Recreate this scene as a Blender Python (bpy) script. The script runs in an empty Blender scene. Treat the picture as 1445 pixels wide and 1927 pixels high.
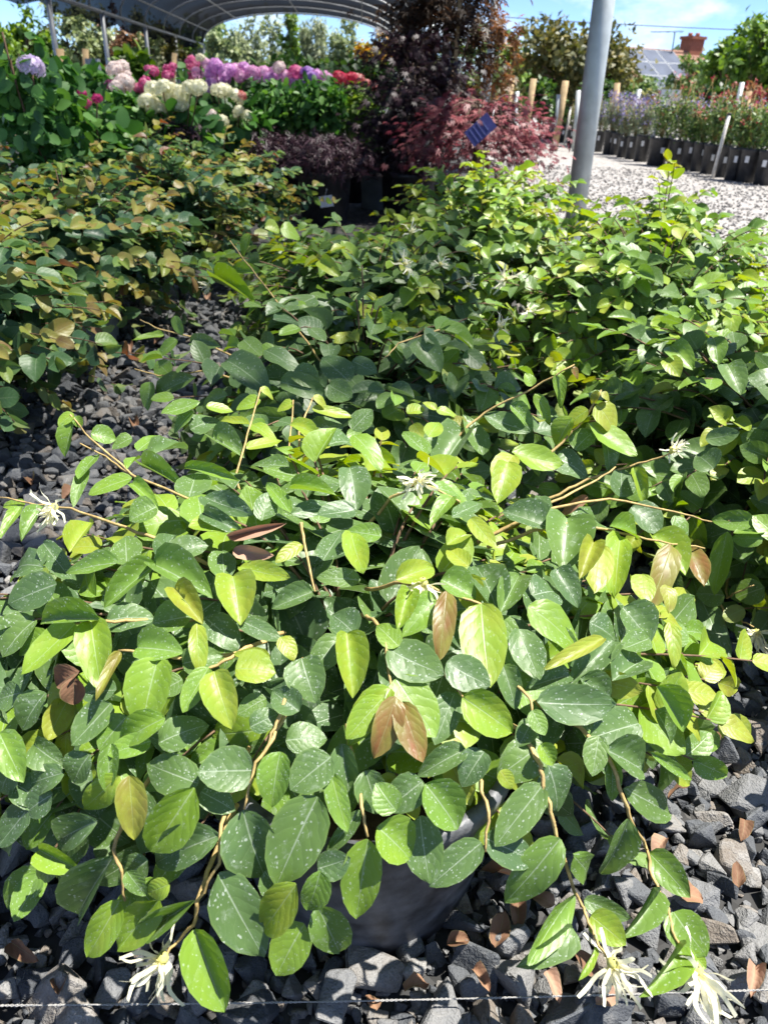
import bpy, bmesh, math, random
import numpy as np
from mathutils import Matrix, Vector
R = math.radians
rng = np.random.default_rng(11)
random.seed(5)
scn = bpy.context.scene
col = scn.collection

# ------------------------------------------------------------------ camera
F, CX, CY, CAMH = 1401., 722.5, 963.5, .9
PITCH, ROLL = R(29.6), R(2.3)
fw = np.array([0, math.cos(PITCH), -math.sin(PITCH)])
r0 = np.array([1., 0, 0]); u0 = np.cross(r0, fw)
rt = r0 * math.cos(ROLL) + u0 * math.sin(ROLL)
up = -r0 * math.sin(ROLL) + u0 * math.cos(ROLL)
CAM = np.array([0, 0, CAMH])
cd = bpy.data.cameras.new('camera'); cam = bpy.data.objects.new('camera', cd); col.objects.link(cam)
cam.matrix_world = Matrix(((rt[0], up[0], -fw[0], 0), (rt[1], up[1], -fw[1], 0), (rt[2], up[2], -fw[2], CAMH), (0, 0, 0, 1)))
cd.sensor_fit = 'VERTICAL'; cd.sensor_height = 36; cd.lens = 36 * F / 1927
cd.clip_start = .02; cd.clip_end = 2000
cd.dof.use_dof = True; cd.dof.focus_distance = 1.0; cd.dof.aperture_fstop = 9.0
scn.camera = cam

# ------------------------------------------------------------------ sky and sun
SUN_EL, SUN_AZ = R(67), R(82)
w = bpy.data.worlds.new('World'); scn.world = w; w.use_nodes = True
nt = w.node_tree; nt.nodes.clear()
def N(nt, t, **k):
    n = nt.nodes.new(t)
    for a, v in k.items():
        if a.startswith('i_'): n.inputs[a[2:].replace('_', ' ')].default_value = v
        else: setattr(n, a, v)
    return n
L_ = lambda nt, a, b: nt.links.new(a, b)
sky = N(nt, 'ShaderNodeTexSky', sky_type='NISHITA', sun_disc=False, sun_elevation=SUN_EL, sun_rotation=SUN_AZ, air_density=1.0, dust_density=.0, ozone_density=4.0, altitude=4500)
tc = N(nt, 'ShaderNodeTexCoord')
mp = N(nt, 'ShaderNodeMapping'); mp.inputs['Scale'].default_value = (1, 1, 2.6); mp.inputs['Location'].default_value = (.35, .1, .12)
nz = N(nt, 'ShaderNodeTexNoise', i_Scale=5.5, i_Detail=7., i_Roughness=.58)
rp = N(nt, 'ShaderNodeValToRGB'); rp.color_ramp.elements[0].position = .50; rp.color_ramp.elements[1].position = .68
mx = N(nt, 'ShaderNodeMixRGB'); mx.inputs[2].default_value = (7.0, 7.1, 7.2, 1)
ml = N(nt, 'ShaderNodeMath', operation='MULTIPLY'); ml.inputs[1].default_value = .75
bg = N(nt, 'ShaderNodeBackground', i_Strength=.085); wo = N(nt, 'ShaderNodeOutputWorld')
L_(nt, tc.outputs['Generated'], mp.inputs[0]); L_(nt, mp.outputs[0], nz.inputs['Vector']); L_(nt, nz.outputs['Fac'], rp.inputs[0])
L_(nt, rp.outputs[0], ml.inputs[0]); L_(nt, ml.outputs[0], mx.inputs[0]); tn = N(nt, 'ShaderNodeMixRGB', blend_type='MULTIPLY'); tn.inputs[0].default_value = 1; tn.inputs[2].default_value = (.85, .9, 1.0, 1); L_(nt, sky.outputs[0], tn.inputs[1]); L_(nt, tn.outputs[0], mx.inputs[1])
L_(nt, mx.outputs[0], bg.inputs[0]); L_(nt, bg.outputs[0], wo.inputs[0])
sd = bpy.data.lights.new('sun', 'SUN'); sd.energy = 4.6; sd.angle = R(.53); sd.color = (1, .955, .88)
so = bpy.data.objects.new('sun', sd); col.objects.link(so)
SUND = Vector((math.sin(SUN_AZ) * math.cos(SUN_EL), math.cos(SUN_AZ) * math.cos(SUN_EL), math.sin(SUN_EL)))
so.rotation_euler = SUND.to_track_quat('Z', 'Y').to_euler(); so.location = (4, 3, 8)
vs = scn.view_settings; vs.view_transform = 'Standard'; vs.look = 'None'; vs.exposure = 1.47; vs.gamma = 1
scn.cycles.use_denoising = True
scn.cycles.max_bounces = 7; scn.cycles.transparent_max_bounces = 10; scn.cycles.caustics_reflective = False; scn.cycles.caustics_refractive = False

# ------------------------------------------------------------------ pixel helpers (photograph pixels)
def ray(x, y): return fw + rt * ((x - CX) / F) - up * ((y - CY) / F)
def atz(x, y, z=0.): d = ray(x, y); return CAM + d * ((z - CAMH) / d[2])
def aty(x, y, Y): d = ray(x, y); return CAM + d * (Y / d[1])
def proj(P):
    v = np.asarray(P) - CAM; z = v @ fw
    return CX + F * (v @ rt) / z, CY - F * (v @ up) / z, z
CROP = {3: (0, 400, .4983), 4: (720, 380, .5017), 5: (0, 880, .4983), 6: (720, 880, .5017), 7: (0, 1400, .4983), 8: (720, 1400, .5017), 0: (0, 0, 1.)}
def px(c, x, y): o = CROP[c]; return o[0] + x * o[2], o[1] + y * o[2]

# ------------------------------------------------------------------ materials
def newmat(name):
    m = bpy.data.materials.new(name); m.use_nodes = True; t = m.node_tree; t.nodes.clear()
    return m, t, N(t, 'ShaderNodeOutputMaterial')
def ramp(t, stops, interp='LINEAR'):
    r = N(t, 'ShaderNodeValToRGB'); e = r.color_ramp.elements; r.color_ramp.interpolation = interp
    while len(e) < len(stops): e.new(.5)
    for k, (p, c) in enumerate(stops): e[k].position = p; e[k].color = (*c, 1)
    return r
def mth(t, op, a, b=None, clamp=False):
    n = N(t, 'ShaderNodeMath', operation=op, use_clamp=clamp)
    for k, v in enumerate((a, b)):
        if v is None: continue
        if isinstance(v, (int, float)): n.inputs[k].default_value = v
        else: L_(t, v, n.inputs[k])
    return n.outputs[0]
def mixc(t, f, a, b, bt='MIX'):
    n = N(t, 'ShaderNodeMixRGB', blend_type=bt)
    for k, v in enumerate((f, a, b)):
        if isinstance(v, (int, float)): n.inputs[k].default_value = v
        elif isinstance(v, tuple): n.inputs[k].default_value = (*v, 1)
        else: L_(t, v, n.inputs[k])
    return n.outputs[0]
GREEN = [(0, (.25, .085, .03)), (.04, (.21, .12, .035)), (.09, (.20, .17, .035)), (.2, (.28, .33, .035)), (.32, (.20, .32, .03)), (.46, (.15, .27, .04)), (.64, (.12, .205, .05)), (.82, (.088, .158, .057)), (1, (.06, .115, .052))]
BRONZE = [(0, (.30, .08, .02)), (.1, (.16, .085, .05)), (.22, (.29, .23, .06)), (.34, (.27, .31, .06)), (.5, (.15, .25, .055)), (.66, (.085, .175, .06)), (.85, (.055, .125, .06)), (1, (.036, .09, .052))]
def leaf_mat(name, stops, spots=0., fine=True, transl=.3, rough=.42, spec=.45):
    m, t, o = newmat(name)
    age = N(t, 'ShaderNodeAttribute', attribute_name='age').outputs['Fac']
    oi = N(t, 'ShaderNodeObjectInfo').outputs['Random']
    a = mth(t, 'ADD', age, mth(t, 'MULTIPLY', mth(t, 'SUBTRACT', oi, .5), .09))
    uv = N(t, 'ShaderNodeUVMap', uv_map='UVMap').outputs[0]
    rnd = N(t, 'ShaderNodeAttribute', attribute_name='rnd').outputs['Fac']
    if fine:
        off = N(t, 'ShaderNodeCombineXYZ'); L_(t, mth(t, 'MULTIPLY', oi, 37.), off.inputs[0]); L_(t, mth(t, 'MULTIPLY', rnd, 53.), off.inputs[1])
        va = N(t, 'ShaderNodeVectorMath', operation='ADD'); L_(t, uv, va.inputs[0]); L_(t, off.outputs[0], va.inputs[1])
        big = N(t, 'ShaderNodeTexNoise', i_Scale=2.2, i_Detail=3.); L_(t, va.outputs[0], big.inputs['Vector'])
        a = mth(t, 'ADD', a, mth(t, 'MULTIPLY', mth(t, 'SUBTRACT', big.outputs['Fac'], .5), .22))
    rp = ramp(t, stops); L_(t, a, rp.inputs[0]); c = rp.outputs[0]
    bs = N(t, 'ShaderNodeBsdfPrincipled'); bs.inputs['Roughness'].default_value = rough; bs.inputs['Specular IOR Level'].default_value = spec
    tr = N(t, 'ShaderNodeBsdfTranslucent'); ms = N(t, 'ShaderNodeMixShader', i_Fac=transl)
    if fine:
        sp = N(t, 'ShaderNodeSeparateXYZ'); L_(t, uv, sp.inputs[0])
        du = mth(t, 'MULTIPLY', mth(t, 'ABSOLUTE', mth(t, 'SUBTRACT', sp.outputs[0], .5)), 2.)
        mid = mth(t, 'SUBTRACT', 1., mth(t, 'DIVIDE', du, mth(t, 'SUBTRACT', .062, mth(t, 'MULTIPLY', sp.outputs[1], .035))), True)
        dn = N(t, 'ShaderNodeTexNoise', i_Scale=7., i_Detail=2.); L_(t, va.outputs[0], dn.inputs['Vector'])
        s = mth(t, 'ADD', mth(t, 'SUBTRACT', mth(t, 'MULTIPLY', sp.outputs[1], 5.6), mth(t, 'MULTIPLY', mth(t, 'POWER', du, 1.35), 1.9)), mth(t, 'MULTIPLY', dn.outputs['Fac'], .7))
        tri = mth(t, 'MULTIPLY', mth(t, 'ABSOLUTE', mth(t, 'SUBTRACT', mth(t, 'FRACT', s), .5)), 2.)
        side = mth(t, 'DIVIDE', mth(t, 'SUBTRACT', tri, .9), .1, True)
        vein = mth(t, 'MAXIMUM', mid, mth(t, 'MULTIPLY', side, mth(t, 'MULTIPLY', big.outputs['Fac'], .75)))
        light = mixc(t, .5, c, (.36, .46, .24))
        c = mixc(t, mth(t, 'MULTIPLY', vein, .55), c, light)
        edge = mth(t, 'DIVIDE', mth(t, 'SUBTRACT', du, .9), .1, True)
        c = mixc(t, mth(t, 'MULTIPLY', edge, .35), c, mixc(t, .6, c, (.3, .42, .12)))
        if spots:
            msc = N(t, 'ShaderNodeMapping'); msc.inputs['Scale'].default_value = (1, 1.5, 1); L_(t, va.outputs[0], msc.inputs[0])
            wn = N(t, 'ShaderNodeTexNoise', i_Scale=14., i_Detail=2.); L_(t, msc.outputs[0], wn.inputs['Vector'])
            wv = mixc(t, .06, msc.outputs[0], wn.outputs['Color'])
            v1 = N(t, 'ShaderNodeTexVoronoi', i_Scale=15.); L_(t, wv, v1.inputs['Vector'])
            sc = N(t, 'ShaderNodeSeparateXYZ'); L_(t, v1.outputs['Color'], sc.inputs[0])
            rad = mth(t, 'MULTIPLY', mth(t, 'SUBTRACT', mth(t, 'MULTIPLY', sc.outputs[0], mth(t, 'ADD', .5, big.outputs['Fac'])), .33), .6)
            dot = mth(t, 'MULTIPLY', mth(t, 'SUBTRACT', rad, v1.outputs['Distance']), 9., True)
            bl = N(t, 'ShaderNodeTexNoise', i_Scale=4.2, i_Detail=6., i_Roughness=.7); L_(t, va.outputs[0], bl.inputs['Vector'])
            film = mth(t, 'MULTIPLY', mth(t, 'SUBTRACT', bl.outputs['Fac'], .55), 4., True)
            film = mth(t, 'MULTIPLY', mth(t, 'MULTIPLY', film, .8), mth(t, 'ADD', .45, mth(t, 'MULTIPLY', side, 1.)))
            film = mth(t, 'MAXIMUM', film, mth(t, 'MULTIPLY', mid, mth(t, 'MULTIPLY', bl.outputs['Fac'], .7)))
            amt = mth(t, 'MULTIPLY', mth(t, 'MAXIMUM', mth(t, 'MULTIPLY', dot, .5), film), spots)
            amt = mth(t, 'MULTIPLY', amt, mth(t, 'MULTIPLY', mth(t, 'SUBTRACT', age, .12), 2.2, True))
            c = mixc(t, amt, c, (.62, .68, .62))
        bh = mth(t, 'ADD', mth(t, 'MULTIPLY', mth(t, 'MULTIPLY', tri, tri), -.6), mth(t, 'MULTIPLY', mid, -.9))
        bh = mth(t, 'ADD', bh, mth(t, 'MULTIPLY', dn.outputs['Fac'], .8))
        bp = N(t, 'ShaderNodeBump', i_Strength=.26, i_Distance=.0013); L_(t, bh, bp.inputs['Height'])
        L_(t, bp.outputs[0], bs.inputs['Normal']); L_(t, bp.outputs[0], tr.inputs['Normal'])
        geo = N(t, 'ShaderNodeNewGeometry')
        under = mixc(t, .45, c, (.19, .25, .14))
        cb = mixc(t, geo.outputs['Backfacing'], c, under)
        L_(t, cb, bs.inputs['Base Color'])
    else:
        L_(t, c, bs.inputs['Base Color'])
    hv = N(t, 'ShaderNodeHueSaturation', i_Hue=.487, i_Saturation=1.15, i_Value=1.6); L_(t, c, hv.inputs['Color']); L_(t, hv.outputs[0], tr.inputs[0])
    L_(t, bs.outputs[0], ms.inputs[1]); L_(t, tr.outputs[0], ms.inputs[2]); L_(t, ms.outputs[0], o.inputs[0])
    return m
def simple(name, c, rough=.6, spec=.4, noise=.25, scale=30., bump=0., bscale=80., metal=0., c2=None, detail=4.):
    m, t, o = newmat(name); bs = N(t, 'ShaderNodeBsdfPrincipled')
    co = N(t, 'ShaderNodeTexCoord').outputs['Object']
    nz = N(t, 'ShaderNodeTexNoise', i_Scale=scale, i_Detail=detail); L_(t, co, nz.inputs['Vector'])
    lo = tuple(x * (1 - noise) for x in c); hi = c2 or tuple(min(1, x * (1 + noise)) for x in c)
    rp = ramp(t, [(.3, lo), (.7, hi)]); L_(t, nz.outputs['Fac'], rp.inputs[0]); L_(t, rp.outputs[0], bs.inputs['Base Color'])
    bs.inputs['Roughness'].default_value = rough; bs.inputs['Specular IOR Level'].default_value = spec; bs.inputs['Metallic'].default_value = metal
    if bump:
        n2 = N(t, 'ShaderNodeTexNoise', i_Scale=bscale, i_Detail=5.); L_(t, co, n2.inputs['Vector'])
        bp = N(t, 'ShaderNodeBump', i_Strength=bump, i_Distance=.004); L_(t, n2.outputs['Fac'], bp.inputs['Height']); L_(t, bp.outputs[0], bs.inputs['Normal'])
    L_(t, bs.outputs[0], o.inputs[0]); return m
def stone_mat(name, stops, speck=.35):
    m, t, o = newmat(name); bs = N(t, 'ShaderNodeBsdfPrincipled')
    age = N(t, 'ShaderNodeAttribute', attribute_name='age').outputs['Fac']; oi = N(t, 'ShaderNodeObjectInfo').outputs['Random']
    k = mth(t, 'FRACT', mth(t, 'ADD', age, oi))
    co = N(t, 'ShaderNodeNewGeometry').outputs['Position']
    n1 = N(t, 'ShaderNodeTexNoise', i_Scale=38., i_Detail=5., i_Roughness=.65); L_(t, co, n1.inputs['Vector'])
    n2 = N(t, 'ShaderNodeTexNoise', i_Scale=420., i_Detail=3.); L_(t, co, n2.inputs['Vector'])
    k2 = mth(t, 'ADD', k, mth(t, 'MULTIPLY', mth(t, 'SUBTRACT', n1.outputs['Fac'], .5), .35))
    rp = ramp(t, stops); L_(t, k2, rp.inputs[0])
    c = mixc(t, speck, rp.outputs[0], n2.outputs['Fac'], 'OVERLAY')
    dust = mth(t, 'MULTIPLY', mth(t, 'SUBTRACT', n1.outputs['Fac'], .56), 3.5, True)
    c = mixc(t, mth(t, 'MULTIPLY', dust, .4), c, (.36, .34, .31))
    L_(t, c, bs.inputs['Base Color']); bs.inputs['Roughness'].default_value = .75; bs.inputs['Specular IOR Level'].default_value = .35
    hh = mth(t, 'ADD', mth(t, 'MULTIPLY', n1.outputs['Fac'], 1.), mth(t, 'MULTIPLY', n2.outputs['Fac'], .22))
    bp = N(t, 'ShaderNodeBump', i_Strength=1., i_Distance=.009); L_(t, hh, bp.inputs['Height']); L_(t, bp.outputs[0], bs.inputs['Normal'])
    L_(t, bs.outputs[0], o.inputs[0]); return m
def gravel_mat(name, stops, scale):
    m, t, o = newmat(name); bs = N(t, 'ShaderNodeBsdfPrincipled')
    co = N(t, 'ShaderNodeTexCoord').outputs['Object']
    v = N(t, 'ShaderNodeTexVoronoi', i_Scale=scale); L_(t, co, v.inputs['Vector'])
    sx = N(t, 'ShaderNodeSeparateXYZ'); L_(t, v.outputs['Color'], sx.inputs[0])
    n1 = N(t, 'ShaderNodeTexNoise', i_Scale=.9, i_Detail=6.); L_(t, co, n1.inputs['Vector'])
    k = mth(t, 'ADD', mth(t, 'MULTIPLY', sx.outputs[0], .7), mth(t, 'MULTIPLY', n1.outputs['Fac'], .4))
    rp = ramp(t, stops); L_(t, k, rp.inputs[0]); L_(t, rp.outputs[0], bs.inputs['Base Color'])
    bs.inputs['Roughness'].default_value = .85
    bp = N(t, 'ShaderNodeBump', i_Strength=.9, i_Distance=.02); bp.invert = True
    L_(t, v.outputs['Distance'], bp.inputs['Height']); L_(t, bp.outputs[0], bs.inputs['Normal'])
    L_(t, bs.outputs[0], o.inputs[0]); return m
M = {}
M['leaf'] = leaf_mat('glossy_green_leaf', GREEN, spots=1.)
M['leaf2'] = leaf_mat('green_leaf', GREEN, spots=.5)
M['bronze'] = leaf_mat('bronze_green_leaf', BRONZE, spots=.12)
M['dead'] = leaf_mat('dry_brown_leaf', [(0, (.14, .075, .045)), (.5, (.27, .15, .09)), (1, (.38, .24, .17))], transl=.08, rough=.7, spec=.2)
M['twig'] = simple('tan_twig', (.42, .30, .12), .7, .3, .35, 60., .3, 200.)
M['wood'] = simple('brown_twig', (.15, .095, .06), .8, .2, .4, 60., .3, 200.)
M['petal'] = leaf_mat('cream_petal', [(0, (.72, .66, .28)), (.5, (.74, .71, .42)), (1, (.78, .76, .58))], fine=False, transl=.35, rough=.5)
M['calyx'] = simple('yellow_flower_centre', (.55, .52, .16), .7, .3, .3, 300.)
M['pot'] = simple('black_pot_plastic', (.017, .018, .021), .42, .5, .5, 18., .15, 240., c2=(.035, .036, .04))
M['dustypot'] = simple('dusty_black_pot_plastic', (.05, .053, .062), .5, .45, .4, 40., .35, 150., c2=(.16, .165, .18), detail=9.)
M['palepot'] = simple('pale_grey_pot_plastic', (.55, .58, .63), .5, .4, .12, 12., .1, 60.)
M['greypot'] = simple('grey_pot_plastic', (.20, .22, .23), .55, .4, .2, 12.)
M['soil'] = simple('potting_soil', (.04, .027, .018), .95, .1, .5, 60., .8, 90.)
M['steel'] = simple('galvanised_steel', (.46, .50, .49), .5, .5, .12, 14., .08, 120., metal=.3)
M['pipe'] = simple('dull_steel_pipe', (.36, .38, .40), .5, .5, .2, 6., metal=.4)
M['string'] = simple('white_string', (.42, .41, .39), .85, .2, .3, 900., .8, 1400.)
M['stone'] = stone_mat('blue_grey_crushed_stone', [(0, (.055, .06, .068)), (.3, (.10, .107, .116)), (.55, (.15, .153, .156)), (.75, (.20, .198, .192)), (.88, (.16, .135, .11)), (1, (.25, .245, .235))])
M['roadstone'] = stone_mat('pale_crushed_stone', [(0, (.15, .14, .13)), (.5, (.27, .255, .24)), (1, (.39, .375, .36))])
M['ground'] = gravel_mat('dark_gravel_bed', [(.1, (.012, .012, .012)), (.5, (.03, .03, .03)), (.9, (.07, .068, .065))], 26.)
M['road'] = gravel_mat('pale_gravel_road', [(.1, (.15, .14, .13)), (.5, (.255, .24, .225)), (.95, (.36, .345, .325))], 22.)
M['white'] = simple('white_label_paper', (.75, .75, .74), .6, .3, .05, 20.)
M['print'] = simple('grey_label_print', (.18, .18, .2), .6, .3, .05, 20.)
M['tagblue'] = simple('indigo_tag_card', (.035, .035, .16), .5, .4, .2, 40.)
M['tagprint'] = simple('pale_indigo_tag_print', (.11, .12, .30), .5, .4, .2, 40.)
M['stake'] = simple('timber_stake', (.40, .29, .16), .8, .2, .3, 12., .3, 60.)
M['pvc'] = simple('white_pipe', (.66, .64, .60), .5, .4, .12, 20.)
M['panelgrey'] = simple('pale_blue_grey_sheet', (.42, .48, .54), .5, .4, .1, 3.)
M['bark'] = simple('tree_bark', (.13, .095, .07), .9, .2, .4, 14., .6, 40.)
M['birch'] = simple('pale_bark', (.50, .48, .43), .8, .2, .3, 10.)
M['brick'] = simple('chimney_brick', (.30, .12, .075), .9, .2, .25, 14.)
M['tile'] = simple('brown_roof_tile', (.22, .125, .09), .85, .2, .3, 3.)
M['render'] = simple('pale_house_render', (.5, .44, .36), .9, .2, .1, 2.)
M['solar'] = simple('solar_cell_glass', (.10, .115, .15), .8, .08, .15, 1.5)
M['alu'] = simple('aluminium_frame', (.40, .42, .44), .8, .1, .06, 3.)
M['cable'] = simple('dark_cable', (.06, .06, .065), .6, .3, .1, 3.)
def cloth_mat():
    m, t, o = newmat('black_shade_cloth'); co = N(t, 'ShaderNodeTexCoord').outputs['Object']
    mp = N(t, 'ShaderNodeMapping'); mp.inputs['Scale'].default_value = (1, .35, 1); L_(t, co, mp.inputs[0])
    nz = N(t, 'ShaderNodeTexNoise', i_Scale=.9, i_Detail=6., i_Roughness=.6); L_(t, mp.outputs[0], nz.inputs['Vector'])
    d = N(t, 'ShaderNodeBsdfDiffuse'); d.inputs[0].default_value = (.022, .023, .026, 1)
    tl = N(t, 'ShaderNodeBsdfTranslucent'); tl.inputs[0].default_value = (.012, .013, .015, 1)
    a1 = N(t, 'ShaderNodeMixShader', i_Fac=.5); L_(t, d.outputs[0], a1.inputs[1]); L_(t, tl.outputs[0], a1.inputs[2])
    tp = N(t, 'ShaderNodeBsdfTransparent'); ms = N(t, 'ShaderNodeMixShader')
    lw = N(t, 'ShaderNodeLayerWeight', i_Blend=.5); op = mth(t, 'POWER', mth(t, 'SUBTRACT', 1., lw.outputs['Facing'], True), 1.7)  # a weave closes up when seen edge-on
    L_(t, mth(t, 'MULTIPLY', op, mth(t, 'ADD', mth(t, 'MULTIPLY', nz.outputs['Fac'], .75), .22)), ms.inputs[0]); L_(t, a1.outputs[0], ms.inputs[1]); L_(t, tp.outputs[0], ms.inputs[2])
    L_(t, ms.outputs[0], o.inputs[0]); return m
M['cloth'] = cloth_mat()

# ------------------------------------------------------------------ mesh helpers
def tag(o, label=None, cat=None, group=None, kind=None):
    for k, v in (('label', label), ('category', cat), ('group', group), ('kind', kind)):
        if v: o[k] = v
    return o
def empty(name, loc, label, cat, group=None):
    o = bpy.data.objects.new(name, None); o.empty_display_size = .1; col.objects.link(o)
    o.location = loc; return tag(o, label, cat, group)
def link(name, me, parent=None, mat=None):
    o = bpy.data.objects.new(name, me); col.objects.link(o)
    if mat is not None and not me.materials: me.materials.append(mat)
    if parent is not None:
        o.parent = parent; o.matrix_parent_inverse = Matrix.Translation(-Vector(wloc(parent)))
    return o
def wloc(o):
    # every parent keeps rotation 0 and scale 1; loc of nested parents is in o['_w'] when they moved
    return WL.get(o.name, tuple(o.location))
WL = {}
def bulk(name, V, Q, UV=None, age=None, rnd=None, smooth=True):
    me = bpy.data.meshes.new(name); V = np.ascontiguousarray(V, np.float32); Q = np.ascontiguousarray(Q, np.int32)
    k = Q.shape[1]; n = len(Q)
    me.vertices.add(len(V)); me.vertices.foreach_set('co', V.ravel())
    me.loops.add(n * k); me.loops.foreach_set('vertex_index', Q.ravel())
    me.polygons.add(n); me.polygons.foreach_set('loop_start', np.arange(0, n * k, k, dtype=np.int32))
    me.polygons.foreach_set('use_smooth', np.full(n, smooth, bool))
    if UV is not None:
        ul = me.uv_layers.new(name='UVMap'); ul.data.foreach_set('uv', np.ascontiguousarray(UV[Q.ravel()], np.float32).ravel())
    for nm, a in (('age', age), ('rnd', rnd)):
        if a is not None: me.attributes.new(nm, 'FLOAT', 'POINT').data.foreach_set('value', np.ascontiguousarray(a, np.float32))
    me.update(calc_edges=True); me.validate(); return me
def tile(name, T, mats, age, rnd=None, smooth=True):
    """T=(verts,quads,uv); mats (n,3,4); one mesh holding all copies"""
    tv, tq, tu = T; n = len(mats); k = len(tv); mats = np.asarray(mats)
    V = np.einsum('nij,kj->nki', mats[:, :, :3], tv) + mats[:, None, :, 3]
    Q = (tq[None] + (np.arange(n) * k)[:, None, None]).reshape(-1, tq.shape[1])
    if rnd is None: rnd = rng.random(n)
    return bulk(name, V.reshape(-1, 3), Q, np.tile(tu, (n, 1)), np.repeat(age, k), np.repeat(rnd, k), smooth)
def leaf_template(ts, ws, nac, fold=.18, droop=.22, twist=0., obl=.06, wave=.02, seed=0):
    r = np.random.default_rng(seed); V = []; U = []
    ph = r.random() * 6
    for t, wd in zip(ts, ws):
        for j in range(nac):
            s = -1 + 2 * j / (nac - 1)
            ww = wd * (1 + obl * s) * .5
            x = s * ww; z = fold * abs(x) * (1 - .35 * t) - droop * t * t + wave * math.sin(t * 9 + ph + s * 2) * abs(s) + twist * x * (t - .3)
            V.append((x + obl * .25 * math.sin(t * 3), t - .15 * droop * t * t, z)); U.append((.5 + .5 * s, t))
    Q = [(i * nac + j, i * nac + j + 1, (i + 1) * nac + j + 1, (i + 1) * nac + j) for i in range(len(ts) - 1) for j in range(nac - 1)]
    return np.array(V), np.array(Q), np.array(U)
TS = (0, .045, .16, .36, .58, .78, .92, 1); WS = (.1, .5, .85, 1., .96, .71, .35, .02)
LEAFH = [leaf_template(TS, WS, 5, f, d, tw, o, wv, k) for k, (f, d, tw, o, wv) in enumerate([(.12, .10, .1, .05, .02), (.3, .22, -.2, -.07, .025), (.5, .3, .25, .08, .03), (.06, .34, .3, -.05, .035), (.22, -.12, -.3, .06, .03), (.75, .16, .1, -.04, .02)])]
LEAFL = [leaf_template((0, .16, .5, .84, 1), (.1, .75, 1, .58, .03), 3, f, d, tw, o, .02, 9) for f, d, tw, o in [(.15, .12, .1, .05), (.4, .25, -.2, -.05)]]
LANCE = leaf_template((0, .3, .7, 1), (.1, 1, .7, .03), 3, .3, .25, 0, 0, .02, 3)
RH = (np.array([(0, 0, 0), (.5, .45, .06), (0, 1, -.12), (-.5, .45, .06)]), np.array([(0, 1, 2, 3)]), np.array([(.5, 0), (1, .5), (.5, 1), (0, .5)]))
def star_template(nl=7):
    V = [(0, 0, 0)]; Q = []
    for k in range(nl):
        a = R(-118 + 236 * k / (nl - 1)); ln = 1. - .45 * abs(k - (nl - 1) / 2) / ((nl - 1) / 2); b = R(15)
        i = len(V)
        for aa, rr, z in ((a - b, .5 * ln, .03), (a, ln, -.16 * ln), (a + b, .5 * ln, .03)): V.append((math.sin(aa) * rr, math.cos(aa) * rr, z))
        Q.append((0, i + 2, i + 1, i))
    V = np.array(V); return V, np.array(Q), V[:, :2] * .4 + .5
STAR = star_template(); STAR5 = star_template(5)
def floret_template():
    V = [(0, 0, 0)]; Q = []
    for k in range(4):
        a = k * math.pi / 2; i = len(V)
        for aa, rr, z in ((a - .62, .75, .03), (a, 1., -.05), (a + .62, .75, .03)): V.append((math.sin(aa) * rr, math.cos(aa) * rr, z))
        Q.append((0, i + 2, i + 1, i))
    V = np.array(V); return V, np.array(Q), V[:, :2] * .5 + .5
FLORET = floret_template()
def frame(p, d, n, Lx, Ly):
    d = d / (np.linalg.norm(d) + 1e-9); n = n - d * (n @ d); n = n / (np.linalg.norm(n) + 1e-9); x = np.cross(d, n)
    return np.column_stack((x * Lx, d * Ly, n * Ly, p))
def unit(v): v = np.asarray(v, float); return v / (np.linalg.norm(v) + 1e-9)
def rvec(s=1.): return rng.normal(size=3) * s
def tube(path, rad, ns=6, closed=True):
    """returns verts, quads"""
    P = np.asarray(path, float); n = len(P); rad = np.full(n, rad) if np.isscalar(rad) else np.asarray(rad)
    V = []; Q = []; prev = None
    for i in range(n):
        t = unit(P[min(i + 1, n - 1)] - P[max(i - 1, 0)])
        if prev is None: a = unit(np.cross(t, (0, 0, 1) if abs(t[2]) < .9 else (1, 0, 0)))
        else: a = unit(prev - t * (prev @ t))
        prev = a; b = np.cross(t, a)
        for k in range(ns):
            th = 2 * math.pi * k / ns; V.append(P[i] + rad[i] * (a * math.cos(th) + b * math.sin(th)))
    for i in range(n - 1):
        for k in range(ns):
            Q.append((i * ns + k, i * ns + (k + 1) % ns, (i + 1) * ns + (k + 1) % ns, (i + 1) * ns + k))
    if closed:
        for e, base in ((0, 0), (1, (n - 1) * ns)):
            c = len(V); V.append(P[0] if e == 0 else P[-1])
            for k in range(0, ns, 2):
                q = (c, base + (k + 2) % ns, base + (k + 1) % ns, base + k)
                Q.append(q if e == 0 else q[::-1])
    return np.array(V), np.array(Q)
class MB:
    def __init__(s): s.V = []; s.Q = []; s.n = 0
    def add(s, V, Q): s.V.append(np.asarray(V, float)); s.Q.append(np.asarray(Q) + s.n); s.n += len(V); return s
    def tube(s, path, rad, ns=6): return s.add(*tube(path, rad, ns))
    def box(s, c, sx, sy, sz, M3=None):
        V = np.array([(x, y, z) for x in (-.5, .5) for y in (-.5, .5) for z in (-.5, .5)]) * (sx, sy, sz)
        if M3 is not None: V = V @ np.asarray(M3).T
        return s.add(V + np.asarray(c), np.array([(0, 1, 3, 2), (4, 6, 7, 5), (0, 4, 5, 1), (2, 3, 7, 6), (0, 2, 6, 4), (1, 5, 7, 3)]))
    def build(s, name, mat, parent=None, smooth=True):
        return link(name, bulk(name, np.concatenate(s.V), np.concatenate(s.Q), smooth=smooth), parent, mat)
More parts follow.
